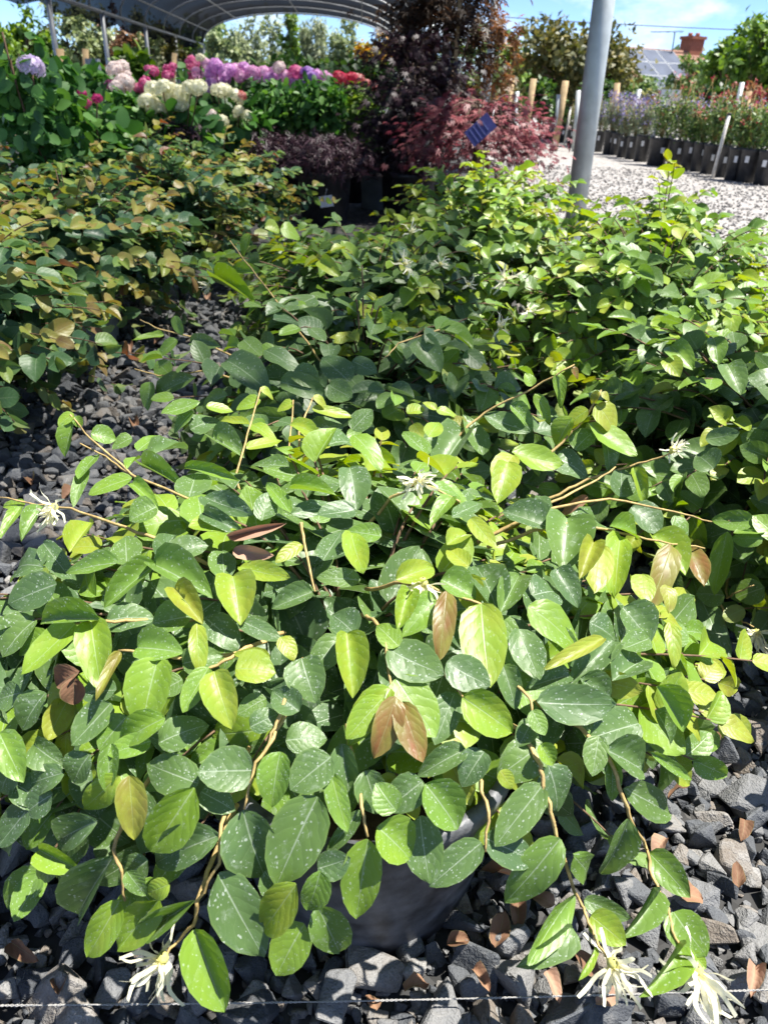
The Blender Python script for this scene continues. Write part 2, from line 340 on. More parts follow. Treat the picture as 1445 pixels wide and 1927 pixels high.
def lathe(c, prof, ns=32):
    V = []; Q = []
    for r_, z in prof:
        for k in range(ns): a = 2 * math.pi * k / ns; V.append((c[0] + r_ * math.cos(a), c[1] + r_ * math.sin(a), c[2] + z))
    for i in range(len(prof) - 1):
        for k in range(ns): Q.append((i * ns + k, i * ns + (k + 1) % ns, (i + 1) * ns + (k + 1) % ns, (i + 1) * ns + k))
    return np.array(V), np.array(Q)
def bez(p0, p1, p2, n):
    t = np.linspace(0, 1, n)[:, None]; return (1 - t) ** 2 * p0 + 2 * t * (1 - t) * p1 + t * t * p2
def pot(parent, c, rb, rtp, h, mat, ns=32):
    pr = [(rb * .2, .004), (rb * .96, 0), (rb, .006), (rb + (rtp - rb) * .88, h * .88), (rtp * .995, h * .885), (rtp, h * .9), (rtp + .004, h * .91), (rtp + .005, h - .004), (rtp, h), (rtp - .008, h), (rtp - .012, h - .03)]
    o = MB().add(*lathe(c, pr, ns)).build('pot', mat, parent)
    sl = [(rtp - .013, h - .035), (rtp * .5, h - .028), (.002, h - .022)]
    MB().add(*lathe(c, sl, ns)).build('soil', M['soil'], parent); return o

# ------------------------------------------------------------------ ground, road
def sheet(name, x0, x1, y0, y1, z, mat):
    me = bulk(name, np.array([(x0, y0, z), (x1, y0, z), (x1, y1, z), (x0, y1, z)]), np.array([(0, 1, 2, 3)]), smooth=False)
    return tag(link(name, me, None, mat), kind='structure')
ground = sheet('ground', -400, 400, -60, 900, 0, M['ground'])
def road_edge(y): return 1.35 + .05 * math.sin(y * 1.7) + .03 * math.sin(y * 4.1)
rv = []; ys = np.arange(3.0, 40.1, .4)
for y in ys: rv += [(road_edge(y), y, .004), (14, y, .004)]
rq = [(2 * i, 2 * i + 1, 2 * i + 3, 2 * i + 2) for i in range(len(ys) - 1)]
road = tag(link('road', bulk('road', np.array(rv), np.array(rq), smooth=False), None, M['road']), kind='structure')

# ------------------------------------------------------------------ stone shapes
def stone_mesh(seed, bevel):
    r = np.random.default_rng(seed); bm = bmesh.new()
    s = np.array([1., r.uniform(.62, .95), r.uniform(.5, .8)])
    for k in range(11):
        v = r.normal(size=3); v /= np.linalg.norm(v); v = np.sign(v) * np.abs(v) ** .7; bm.verts.new(v * s * r.uniform(.8, 1.05))
    bmesh.ops.convex_hull(bm, input=bm.verts[:])
    for v in [v for v in bm.verts if not v.link_faces]: bm.verts.remove(v)
    bmesh.ops.dissolve_limit(bm, angle_limit=R(9), verts=bm.verts[:], edges=bm.edges[:])
    if bevel: bmesh.ops.bevel(bm, geom=bm.edges[:], offset=.07, segments=1, profile=.6, affect='EDGES')
    bmesh.ops.triangulate(bm, faces=bm.faces[:]); bmesh.ops.recalc_face_normals(bm, faces=bm.faces[:])
    bm.verts.ensure_lookup_table(); bm.verts.index_update()
    V = np.array([v.co[:] for v in bm.verts]); T = np.array([[v.index for v in f.verts] for f in bm.faces]); bm.free(); return V, T
STL = [stone_mesh(40 + k, False) for k in range(10)]; STH = [stone_mesh(40 + k, True) for k in range(10)]
STHM = []
for k, (v, t) in enumerate(STH):
    for j in range(3):
        me = bulk('stone', v, t, age=np.full(len(v), rng.random()), smooth=False); me.materials.append(M['stone']); STHM.append((me, k))

# ------------------------------------------------------------------ shrubs: leaves read off the photograph (crop, then base x,y  tip x,y  width  age)
HERO_A = {
5: """165 375 -10 325 150 .8;215 440 25 510 140 .8;165 285 270 420 80 .75;265 320 345 190 85 .25;450 360 225 370 105 .55;480 370 470 250 120 .65;590 365 390 510 95 .55;580 365 785 460 130 .5
850 430 840 285 105 .6;880 410 905 570 145 .28;660 455 755 570 95 .24;905 375 1090 425 80 .26;380 575 135 560 110 .5;285 590 105 780 115 .27;345 575 365 815 130 .28;455 695 375 880 50 .08;400 580 560 540 130 .75
730 560 570 580 130 .6;520 680 680 690 130 .45;745 590 745 750 70 .24;780 570 890 660 120 .75;905 575 1060 645 75 .8;600 720 530 975 160 .33;790 755 690 915 90 .38;810 770 870 965 125 .2;1020 720 880 690 60 .25
890 760 1035 760 140 .24;1140 720 1190 870 150 .72;1280 640 1170 770 110 .65;1310 625 1335 850 120 .28;1060 640 1110 710 70 .25;1180 470 1030 520 90 .8;1360 425 1200 410 80 .65;1325 245 1370 410 90 .28;1440 260 1310 225 90 .5
1140 290 1045 350 55 .24;1220 350 1290 230 110 .75;1340 630 1250 540 120 .75;640 330 780 280 100 .7;600 350 660 240 70 .75;590 150 490 190 110 .6;715 110 740 10 140 .7;770 110 960 190 90 .85;770 170 900 230 70 .85
990 200 1010 110 90 .8;1095 170 1005 45 60 .48;1100 175 1330 115 70 .75;1095 80 1265 85 60 .38;1320 0 1350 130 120 .75;1340 160 1205 190 100 .85;500 40 335 90 75 .38;500 60 585 120 60 .42;540 0 680 50 60 .6
330 0 275 130 50 .5;165 150 75 240 55 .55;90 150 10 130 60 .38;80 150 0 240 50 .4;175 850 60 990 110 .8;80 850 -20 870 110 .75;420 890 290 1044 130 .7;480 940 370 1060 110 .5;625 945 430 1040 110 .38;600 1040 765 960 130 .7
945 980 1050 930 90 .75;1080 1030 1230 1010 120 .7;1445 870 1315 1020 110 .33;1130 920 1030 840 110 .8;690 800 600 850 90 .65;1005 870 900 930 80 .6;690 740 830 700 110 .7;440 840 300 850 100 .75""",
6: """470 -20 440 105 105 .27;185 75 300 85 80 .55;260 110 180 190 70 .38;260 185 375 120 65 .7;620 225 460 150 140 .76;620 190 590 55 60 .75;710 190 945 190 100 .7;690 190 680 360 175 .62;850 220 970 250 90 .38
890 255 870 505 100 .33;790 280 745 395 80 .22;815 290 800 450 120 .22;1080 290 1030 480 95 .09;1140 305 1215 415 80 .11;1010 255 1140 380 130 .25;425 530 350 320 140 .8;440 545 530 340 110 .6;370 510 400 800 170 .28
240 465 215 680 85 .07;545 520 780 670 145 .34;440 550 500 740 95 .6;510 605 580 795 125 .7;100 460 60 590 80 .33;200 480 90 610 110 .38;220 420 350 480 120 .55;50 420 210 350 100 .28;320 370 245 290 80 .24
240 290 330 215 80 .27;330 190 420 290 70 .27;900 525 1010 650 150 .75;775 580 900 640 120 .8;600 600 740 700 90 .7;560 480 690 440 150 .75;650 380 740 500 100 .85;1000 640 890 690 90 .65;860 650 730 780 110 .8
830 640 620 740 55 .13;860 800 990 700 140 .7;740 790 860 880 110 .75;580 880 840 890 150 .86;700 780 560 810 80 .8;300 860 505 990 150 .33;50 790 200 1000 180 .38;270 845 200 1030 110 .75;20 680 215 780 160 .75
240 730 390 820 140 .85;450 740 510 895 95 .8;60 670 -20 590 90 .33;1075 580 1105 720 60 .24;1025 820 1145 990 110 .42;560 910 610 1000 70 .45;960 960 790 1010 150 .75;1020 910 1120 1036 110 .7;560 950 510 1036 80 .75
930 150 1050 230 120 .8;1095 180 1150 280 70 .6;940 0 995 130 60 .27;890 110 900 0 110 .85;970 400 990 500 90 .24;1060 440 1090 520 65 .2;50 860 -20 1076 110 .12;70 880 150 1096 110 .09;30 830 -130 1026 110 .3""",
7: """0 -40 70 130 120 .38;240 110 50 150 110 .8;110 240 20 370 120 .75;450 120 290 270 110 .28;490 120 500 365 115 .17;420 0 400 180 75 .5;750 150 530 60 150 .7;735 165 560 420 170 .38;960 100 760 110 170 .8;1060 30 1020 240 120 .42
830 345 540 460 150 .75;920 250 1000 535 200 .75;1200 200 1040 540 210 .62;825 490 975 765 190 .7;435 420 250 670 160 .75;370 290 160 390 130 .75;455 590 310 825 120 .36;600 590 470 750 140 .32;740 590 510 730 90 .6
735 700 840 1020 150 .38;1120 530 960 730 150 .28;1210 480 1160 650 110 .48;1200 610 1290 825 150 .55;1150 680 1040 880 150 .42;1390 360 1345 670 150 .38;1290 0 1330 245 100 .8;1250 110 1310 330 85 .42;1250 50 1100 170 150 .7
480 480 545 580 70 .6;640 530 540 570 80 .28;570 -10 420 40 90 .38;1380 100 1440 270 120 .75;1360 250 1230 420 60 .72;760 180 880 250 100 .8;150 400 285 480 90 .33;130 0 220 80 110 .7;1200 470 1320 430 110 .8;60 60 -20 190 120 .78;40 330 -60 430 120 .8;120 60 60 230 110 .75;200 190 90 260 120 .8;230 430 130 520 90 .7;60 150 170 230 120 .82;330 330 230 440 120 .78;300 480 200 560 110 .8;560 440 450 520 110 .8;700 320 620 430 100 .82;340 40 260 150 120 .75;560 180 500 300 110 .78;1080 560 990 640 110 .8;1000 480 1090 590 110 .75""",
8: """-20 310 110 430 170 .38;160 150 290 320 160 .5;140 270 170 500 150 .7;370 370 180 535 120 .7;380 350 580 440 130 .85;600 155 430 380 130 .65;665 355 455 615 140 .55;720 560 530 800 100 .44;710 690 550 855 110 .65
620 80 690 265 150 .8;810 -30 790 115 95 .6;830 20 1000 100 150 .7;860 60 870 220 65 .6;905 165 1110 270 130 .7;920 280 840 540 115 .65;1000 410 1140 565 110 .5;1010 540 920 730 70 .5;715 420 830 540 110 .55
755 585 920 650 75 .65;780 645 905 750 110 .26;1090 630 1210 795 140 .44;1110 740 995 950 80 .42;1160 790 1210 840 50 .33;795 760 755 885 26 .33;1005 30 1175 140 45 .5;600 0 450 100 150 .65;590 0 640 80 70 .38
440 100 490 170 60 .28;150 140 20 250 130 .75;50 250 -20 150 110 .5;310 20 140 110 90 .75;380 30 300 150 110 .85""",
3: """285 790 225 910 60 .42;280 760 220 800 50 .36;285 770 310 810 40 .42;345 835 440 850 75 .48;500 850 420 880 75 .6;610 760 750 730 80 .5;730 750 650 820 60 .6;940 800 825 770 45 .27;985 710 890 730 70 .33;780 730 880 745 55 .33
985 660 1040 695 35 .27;1180 740 1335 765 50 .27;1100 800 1195 820 65 .28;930 890 1065 850 55 .28;950 800 1040 835 60 .33;1110 720 1045 740 60 .27;800 850 910 900 90 .6;720 820 820 760 110 .75;1185 690 1250 740 40 .23
1180 830 1290 780 110 .75;1335 840 1440 920 90 .42;700 965 880 985 45 .42;1090 960 940 930 80 .65;1230 880 1340 840 100 .75;560 920 720 840 80 .7;520 900 600 830 70 .5;1330 820 1400 740 90 .8;480 970 525 900 40 .42;370 915 290 990 70 .5""",
4: """165 950 80 850 80 .52;310 870 195 1005 130 .75;375 950 320 785 90 .65;490 950 420 1036 90 .24;485 940 655 990 105 .28;640 960 780 1000 140 .8;835 890 870 1010 80 .75;800 760 890 850 110 .24;710 810 640 910 80 .33
770 780 690 830 80 .28;770 830 930 960 110 .33;720 930 790 850 90 .55;570 720 640 830 50 .38;650 640 690 770 55 .33;560 690 540 640 50 .38;480 760 575 845 70 .52;200 780 290 790 45 .33;310 840 255 810 50 .17;170 880 210 820 70 .33
90 790 155 770 60 .28;200 780 155 745 40 .24;380 800 540 870 80 .7;710 620 740 660 30 .1;810 710 770 750 50 .2;820 715 855 740 40 .2"""}
HERO_B = {4: """215 475 350 500 75 .46;130 520 220 610 110 .75;310 560 385 620 75 .72;200 480 270 430 60 .5""",
3: """860 560 1000 640 120 .86;640 610 590 560 75 .45;600 690 700 610 80 .65;570 640 545 740 70 .5;905 510 830 500 60 .42;920 480 980 530 80 .65;1000 520 1130 570 80 .76;1190 320 1030 370 110 .76;1320 640 1215 540 110 .82
1110 600 1200 640 90 .7;620 460 510 490 35 .4;670 480 590 540 50 .5;660 390 690 460 40 .45;720 490 810 490 55 .7;1330 560 1420 600 80 .75;1240 650 1330 700 90 .75;1060 640 1230 680 90 .8;860 690 750 720 75 .6"""}
HERO_D = {3: """810 260 950 310 60 .42;850 220 990 240 50 .38;945 80 905 170 50 .36;890 150 800 180 30 .33;1060 60 1140 80 80 .33;1210 180 1275 225 60 .27;1000 60 1060 70 70 .3"""}
HERO_C = {6: """1190 490 1290 685 80 .7;1290 240 1245 455 75 .4;1280 480 1185 470 100 .65;1430 450 1320 490 100 .7;1390 200 1235 190 80 .52;1320 560 1360 700 35 .55""", 4: """1240 1000 1175 940 110 .75;1210 890 1330 870 70 .72;1080 540 1160 600 90 .42;1060 590 1110 640 70 .3;1240 510 1260 590 70 .5;1290 610 1350 690 100 .68"""}
TWIG_A = [(8, 595, 80, 600, 150, 640, 290, 655, 360, 700, 500, 745, 600, 775, 670, 800, 740, 845, 805), (8, 850, 50, 900, 200, 930, 280, 985, 390, 1010, 500, 1070, 620, 1095, 730, 1160, 830),
 (7, 745, 600, 735, 680, 665, 750, 625, 800), (7, 430, 400, 460, 480, 470, 590), (7, 1010, 10, 960, 90, 920, 240), (7, 1370, 240, 1390, 350), (7, 830, 350, 830, 450, 745, 590),
 (5, 0, 110, 140, 140, 270, 155, 400, 200, 560, 255), (5, 1135, 210, 1160, 310, 1190, 470), (5, 660, 720, 540, 700, 450, 690), (5, 870, 715, 800, 760, 700, 800), (5, 400, 580, 290, 590),
 (3, 985, 660, 940, 830, 890, 1000), (3, 1110, 710, 1085, 940, 1080, 1060), (3, 265, 760, 340, 850, 500, 990), (3, 300, 870, 400, 920, 490, 990, 760, 1100), (4, 720, 610, 560, 700, 380, 790), (4, 820, 710, 750, 820),
 (6, 690, 210, 900, 245, 1080, 285, 1205, 300), (6, 640, 130, 780, 60, 870, 0), (6, 150, 435, 300, 490, 420, 530), (6, 130, 60, 190, 75, 290, 130), (6, 640, 150, 850, 115, 1090, 165, 1235, 205),
 (6, 40, 880, 20, 740, 10, 650), (6, 220, 750, 300, 860), (4, 1090, 935, 1040, 960, 930, 990, 800, 1030), (3, 1180, 700, 1130, 830), (8, 380, 400, 400, 250), (7, 1000, 20, 1040, -60, 1060, -130), (6, 545, 860, 560, 930)]
TWIG_B = [(3, 870, 105, 920, 180, 1020, 300, 1100, 410, 1180, 515), (3, 530, 405, 600, 440, 720, 470), (3, 510, 590, 600, 615, 760, 600), (4, 0, 590, 60, 530, 210, 480)]
TWIG_C = [(6, 1290, 200, 1445, 250), (6, 1280, 540, 1340, 570, 1390, 600), (6, 1390, 440, 1320, 470, 1290, 490)]

class Env:
    def __init__(s, c, a, b, cu, cdn):
        s.c = np.array(c); s.a = a; s.b = b; s.cu = cu; s.cd = cdn; s.ph = rng.random(6) * 6.28
    def rad(s, d): return np.array((s.a, s.b, s.cu if d[2] > 0 else s.cd))
    def lump(s, d):
        th = math.atan2(d[1], d[0])
        return 1 + .06 * math.sin(3 * th + s.ph[0]) + .05 * math.sin(5 * th + 4 * d[2] + s.ph[1]) + .05 * math.sin(7 * d[2] + 2 * th + s.ph[2])
    def pt(s, d, k=1.): return s.c + d * s.rad(d) * k * s.lump(d)
    def nrm(s, p):
        v = p - s.c; rr = np.array((s.a, s.b, s.cu if v[2] > 0 else s.cd)); return unit(v / rr ** 2)
    def hit(s, x, y, k=1.):
        d = ray(x, y); best = None
        for cz in (s.cu, s.cd):
            rr = np.array((s.a, s.b, cz)) * k; o = (CAM - s.c) / rr; q = d / rr
            A = q @ q; B = o @ q; Cc = o @ o - 1; D = B * B - A * Cc
            t = (-B - math.sqrt(D)) / A if D > 0 else -B / A
            p = CAM + d * t
            ok = (p[2] >= s.c[2]) == (cz == s.cu)
            if best is None or ok: best = t
            if ok: break
        tg = (.035 - CAMH) / d[2] if d[2] < 0 else 1e9
        return min(best, tg)
LV = []      # every leaf: dict(plant, M(3x4), L, age, tpl)
def hero_leaves(env, data, plant, lift=.1):
    out = []
    for c, s in data.items():
        for row in s.replace('\n', ';').split(';'):
            v = list(map(float, row.split()))
            if len(v) != 6: continue
            k = CROP[c][2]; bx, by = px(c, v[0], v[1]); tx, ty = px(c, v[2], v[3]); wp = v[4] * k; age = v[5]
            sc = 1. + lift * max(0, .75 - age) + rng.uniform(-.015, .03)
            tb = env.hit(bx, by, sc); tt = env.hit(tx, ty, sc + .01)
            ap = math.hypot(tx - bx, ty - by) / F * tb
            tt = tb + max(-1.0 * ap, min(1.0 * ap, tt - tb))
            pb = CAM + ray(bx, by) * tb; ptp = CAM + ray(tx, ty) * tt
            pb[2] = max(pb[2], .03); ptp[2] = max(ptp[2], .03)
            tc_ = unit(CAM - pb); n = .6 * tc_ + .5 * env.nrm(pb) + np.array((0, 0, .3)) + rvec(.13)
            d = ptp - pb; Ln = np.linalg.norm(d); Wd = wp / F * tb * 1.02
            out.append(dict(plant=plant, M=frame(pb, d, n, Wd, Ln * 1.04), L=Ln, age=age, tpl=int(rng.integers(0, 6)), hero=True))
    LV.extend(out); return out
def hero_twigs(env, data, parent, mat, lift=1.03):
    for tw in data:
        c = tw[0]; pts = [px(c, tw[i], tw[i + 1]) for i in range(1, len(tw), 2)]
        ts = [env.hit(x, y, lift) for x, y in pts]
        for i in range(1, len(ts)): ts[i] = ts[i - 1] + max(-.05, min(.05, ts[i] - ts[i - 1]))
        P = np.array([CAM + ray(x, y) * t for (x, y), t in zip(pts, ts)]); P[:, 2] = np.maximum(P[:, 2], .03)
        if np.linalg.norm((P[0] - env.c)[:2]) > np.linalg.norm((P[-1] - env.c)[:2]): P = P[::-1]
        d0 = unit(P[0] - P[1]); inn = unit(env.c - P[0]); P = np.vstack((P[0] + d0 * .03 + inn * .09, P[0] + d0 * .02 + inn * .03, P))
        n = len(P); tt = np.linspace(0, n - 1, 4 * (n - 1) + 1); Q = np.array([np.interp(tt, range(n), P[:, k]) for k in range(3)]).T
        Q += rng.normal(size=Q.shape) * .0008
        end0 = proj(P[0])[1]
        MB().tube(Q, np.linspace(.0027, .0012, len(Q)), 5).build('twig', mat, parent)
def fill_twigs(env, plant, root, ntw, smin, smax, young=.4, Lr=(.058, .088), sp=.03, pro=.1, zmin=-.75, agebase=.9, bronze=0.):
    tub = MB()
    for i in range(ntw):
        while True:
            d = unit(rng.normal(size=3))
            if d[2] > zmin: break
        s = rng.uniform(smin, smax); prt = rng.random() < pro
        if prt: s = smax + rng.uniform(.02, .16)
        T = env.pt(d, s)
        if T[2] < .05: T[2] = .05 + rng.random() * .04
        if plant == 'A' and T[2] < .215 and (T[0] - .02) ** 2 + (T[1] - .56) ** 2 < .22 ** 2: continue
        nE = env.nrm(T); mid = root * .35 + T * .65; mid[2] = max(root[2], T[2]) + rng.uniform(.0, .05)
        if prt: mid = root * .5 + T * .5; mid[2] = max(root[2], T[2]) - .02
        P = bez(root + rvec(.015), mid, T, 12)
        tub.tube(P[3:], np.linspace(.0028, .0012, 9), 4)
        seg = np.linalg.norm(np.diff(P, axis=0), axis=1); cum = np.concatenate(([0], np.cumsum(seg))); tot = cum[-1]
        yt = rng.random() < young; a = .4 * tot; side = 1; spn = sp * rng.uniform(.8, 1.2)
        while a < tot:
            q = (a - .4 * tot) / (.6 * tot)
            p = np.array([np.interp(a, cum, P[:, k]) for k in range(3)]); j = min(len(P) - 2, int(np.searchsorted(cum, a)) - 1); t = unit(P[j + 1] - P[j])
            sd_ = unit(np.cross(t, nE)) * side
            dv = unit(t * (.35 + .5 * q) + sd_ * 1. + rvec(.28) + np.array((0, 0, -.12)))
            nn = nE * .75 + np.array((0, 0, .55)) + rvec(.32)
            Ln = rng.uniform(*Lr) * (1 - .3 * q ** 3); age = agebase - .28 * q ** 1.5 + rng.normal() * .07
            if yt and q > .45: age = .42 - .2 * (q - .45) / .55 + rng.normal() * .05; Ln *= .9
            if yt and q > .85: age = .24 + rng.normal() * .04; Ln *= .75
            if bronze and q > .5 and rng.random() < bronze: age = rng.choice([.12, .22, .28, .34, .4]) + rng.normal() * .02
            age = min(1, max(.06, age))
            if not (plant == 'A' and p[2] < .215 and (p[0] - .02) ** 2 + (p[1] - .56) ** 2 < .22 ** 2): LV.append(dict(plant=plant, M=frame(p, dv, nn, Ln * rng.uniform(.64, .84), Ln), L=Ln, age=age, tpl=int(rng.integers(0, 6)), hero=False))
            a += spn; side = -side
        # closing leaf at the twig's end
        LV.append(dict(plant=plant, M=frame(T, unit(P[-1] - P[-2]) + rvec(.15), nE + rvec(.2), .03, .048), L=.048, age=.24 if yt else .45, tpl=int(rng.integers(0, 6)), hero=False))
    return tub
PETALS = []
for k in range(4):
    r = np.random.default_rng(k + 70); ts = np.linspace(0, 1, 8); V = []; ph = r.random() * 6; cv = r.uniform(-.9, 1.5)
    for t in ts:
        wd = .062 * (.5 + .6 * math.sin(math.pi * min(1, t * .8 + .1))); 
        cx = .14 * math.sin(t * 5 + ph) * t; cz = -cv * t * t * .5 + .05 * math.sin(t * 8 + ph)
        V += [(cx - wd, t, cz), (cx + wd, t, cz + .03 * math.sin(ph + t * 6))]
    Q = [(2 * i, 2 * i + 1, 2 * i + 3, 2 * i + 2) for i in range(7)]
    me = bulk('petal', np.array(V), np.array(Q), age=np.repeat(1 - ts * .0 - .6 * (ts < .2), 2)); me.materials.append(M['petal']); PETALS.append(me)
fl = lathe((0, 0, 0), [(.001, .006), (.0045, .004), (.006, 0), (.0045, -.005), (.001, -.007)], 8)
CALYX = bulk('flower', *fl); CALYX.materials.append(M['calyx'])
def flower(parent, p, axis, size=.036, n=13, spread=1.):
    f = link('flower', CALYX, parent); f.location = p
    bpy_inv = Matrix.Translation(-Vector(p))
    for k in range(n):
        d = unit(unit(axis) * rng.uniform(.3, 1.) + rvec(.55 * spread)); nn = rvec()
        m = frame(np.array(p), d, nn, size * rng.uniform(.8, 1.1), size * rng.uniform(.75, 1.15))
        o = bpy.data.objects.new('petal', PETALS[rng.integers(0, 4)]); col.objects.link(o); o.parent = f
        o.matrix_parent_inverse = bpy_inv
        o.matrix_basis = Matrix(np.vstack((m, (0, 0, 0, 1))).tolist())
    return f
SH = {}; TUBS = {}
def shrub(key, base, env, label, mat, potargs, root_z, ntw, group, hero=None, twigs=None, **kw):
    e = empty('fringe_flower_shrub', (base[0], base[1], 0), label, 'shrub', group)
    E_ = Env(*env); SH[key] = dict(root=e, env=E_, mat=mat)
    if potargs: pot(e, (base[0], base[1], 0), *potargs)
    if hero: hero_leaves(E_, hero, key)
    if twigs: hero_twigs(E_, twigs, e, M['twig'])
    TUBS[key] = fill_twigs(E_, key, np.array((base[0] * .6 + E_.c[0] * .4, base[1] * .6 + E_.c[1] * .4, root_z)), ntw, **kw)
GF = 'green fringe flower shrubs in black pots'; GB = 'bronze fringe flower shrubs in pale pots'
shrub('A', (-.01, .655), ((-.08, .875, .2), .55, .45, .25, .14), 'lit green shrub with drooping flowering twigs hanging towards the white string', M['leaf'], (.15, .178, .245, M['dustypot'], 48), .24, 340, GF, HERO_A, TWIG_A, smin=.66, smax=.99, young=.34, pro=0., zmin=-.95, Lr=(.06, .092))
shrub('B', (-.06, 1.62), ((-.06, 1.62, .2), .46, .40, .29, .15), 'shaded dark blue-green shrub directly behind the one by the string', M['leaf2'], (.13, .16, .24, M['pot']), .22, 175, GF, HERO_B, TWIG_B, smin=.7, smax=1.02, young=.22, pro=.08, agebase=.95)
shrub('C', (.82, 1.46), ((.80, 1.46, .2), .48, .44, .32, .15), 'lit green shrub beside the dark gravel gap, with a dried brown twig', M['leaf2'], (.13, .16, .24, M['pot']), .22, 202, GF, HERO_C, TWIG_C, smin=.7, smax=1.02, young=0.42, agebase=0.82)
shrub('D', (-.05, 2.38), ((-.05, 2.4, .22), .48, .44, .30, .15), 'half shaded shrub bearing several white flowers behind the dark blue-green shrub', M['leaf2'], (.13, .16, .24, M['pot']), .22, 175, GF, HERO_D, None, smin=.7, smax=1.02, young=.4)
shrub('E', (.80, 2.3), ((.78, 2.35, .22), .52, .47, .37, .15), 'lit shrub between the gap shrub and the steel pole, glossy round leaves', M['leaf2'], (.13, .16, .24, M['pot']), .22, 189, GF, None, None, smin=.7, smax=1.04, young=0.55, agebase=0.78)
shrub('G', (1.08, 3.15), ((1.06, 3.2, .24), .5, .48, .37, .18), 'lit shrub at the edge of the pale gravel, nearest the steel pole', M['leaf2'], (.13, .16, .24, M['pot']), .22, 175, GF, None, None, smin=.7, smax=1.05, young=0.65, agebase=0.76, pro=.16)
shrub('F', (.36, 3.2), ((.36, 3.2, .24), .5, .46, .35, .17), 'lime tipped shrub behind the white flowering half shaded one', M['leaf2'], (.13, .16, .24, M['pot']), .22, 175, GF, None, None, smin=.7, smax=1.05, young=0.62, agebase=0.76)
shrub('H', (.46, 4.15), ((.46, 4.15, .26), .52, .47, .36, .18), 'brightest yellow-green shrub at the foot of the red maple', M['leaf2'], (.13, .16, .24, M['pot']), .22, 162, GF, None, None, smin=.7, smax=1.05, young=.75, pro=.15, agebase=.75)
shrub('I', (1.62, 2.5), ((1.60, 2.5, .22), .45, .45, .36, .17), 'lit shrub at the gravel edge on the far side of the gap shrub', M['leaf2'], (.13, .16, .24, M['pot']), .22, 135, GF, None, None, smin=.7, smax=1.05, young=0.6, agebase=0.76)
shrub('J', (-.2, 3.22), ((-.2, 3.22, .2), .46, .43, .19, .15), 'half shaded shrub at the foot of the tagged purple pot', M['leaf2'], (.13, .16, .24, M['pot']), .22, 170, GF, None, None, smin=.7, smax=1.04, young=.45)
shrub('K', (1.08, .95), ((1.07, .95, .2), .43, .44, .27, .15), 'shrub flanking the dark gravel gap opposite the drooping flowering twigs', M['leaf2'], (.13, .16, .24, M['pot']), .22, 150, GF, None, None, smin=.7, smax=1.02, young=.3)
LEFT = [(-1.24, 1.95, 'bronze-green shrub arching over the gravel strip, closest to the string'), (-1.2, 2.85, 'bronze-green shrub with yellowish sprays hanging over its pale pot, second along the strip'),
 (-1.12, 3.7, 'bronze-green shrub third along the gravel strip, pale pot half covered'), (-1.02, 4.6, 'reddish tipped bronze shrub beside the tagged purple plant'), (-2.1, 2.75, 'bronze-green shrub in the inner row opposite the second strip shrub'),
 (-2.0, 3.6, 'bronze-green shrub with a long bare branch in the inner row'), (-1.9, 4.5, 'brownish bronze shrub in the inner row before the dark purple mound'), (-1.75, 5.4, 'bronze shrub at the end of the row under the white hydrangea'),
 (-2.9, 4.0, 'bronze-green shrub in the third row below the lilac hydrangea'), (-2.8, 4.95, 'bronze-green shrub in the third row below the hot pink flowers')]
for k, (x, y, lb) in enumerate(LEFT):
    shrub('L%d' % k, (x, y), ((x + .02, y, .30), .50, .50, .31 + .03 * (k > 3), .2), lb, M['bronze'], (.13, .155, .27, M['palepot']), .26, 190 if k < 4 else 150, GB, None, None, smin=.72, smax=1.04, young=.35, pro=.16, bronze=.2, zmin=-.85)
# low lobes that fill out the front shrub's skirt
for (c_, a_, n_) in [((-.47, .68, .17), (.20, .20, .16, .10), 50), ((-.30, .60, .17), (.16, .14, .12, .07), 16)]:
    tb_ = fill_twigs(Env(c_, *a_), 'A', np.array((c_[0] * .6, .75, .24)), n_, smin=.6, smax=1.0, young=.3, pro=0., zmin=-.7, Lr=(.06, .088))
    TUBS['A'].V += tb_.V; TUBS['A'].Q += [q + TUBS['A'].n for q in tb_.Q]; TUBS['A'].n += tb_.n
# dried brown twig on the shrub by the gap
for (bx, by, tx, ty, wd) in [(1440, 1365, 1415, 1395, 30), (1425, 1350, 1400, 1365, 22), (1440, 1395, 1425, 1440, 28), (1445, 1420, 1430, 1470, 26), (1432, 1330, 1445, 1300, 20), (1410, 1400, 1390, 1395, 14), (1445, 1380, 1420, 1420, 26)]:
    pb = aty(bx, by, 1.04); pt_ = aty(tx, ty, 1.02)
    LV.append(dict(plant='C', M=frame(pb, pt_ - pb, unit(CAM - pb) + rvec(.4), wd / F * 1.2, np.linalg.norm(pt_ - pb) * 1.1), L=.04, age=.0, tpl=2, hero=True))
P = np.array([aty(1470, 1250, 1.12), aty(1450, 1320, 1.06), aty(1435, 1370, 1.04), aty(1425, 1400, 1.04), aty(1395, 1395, 1.04)])
MB().tube(P, .002, 5).build('twig', M['wood'], SH['C']['root'])

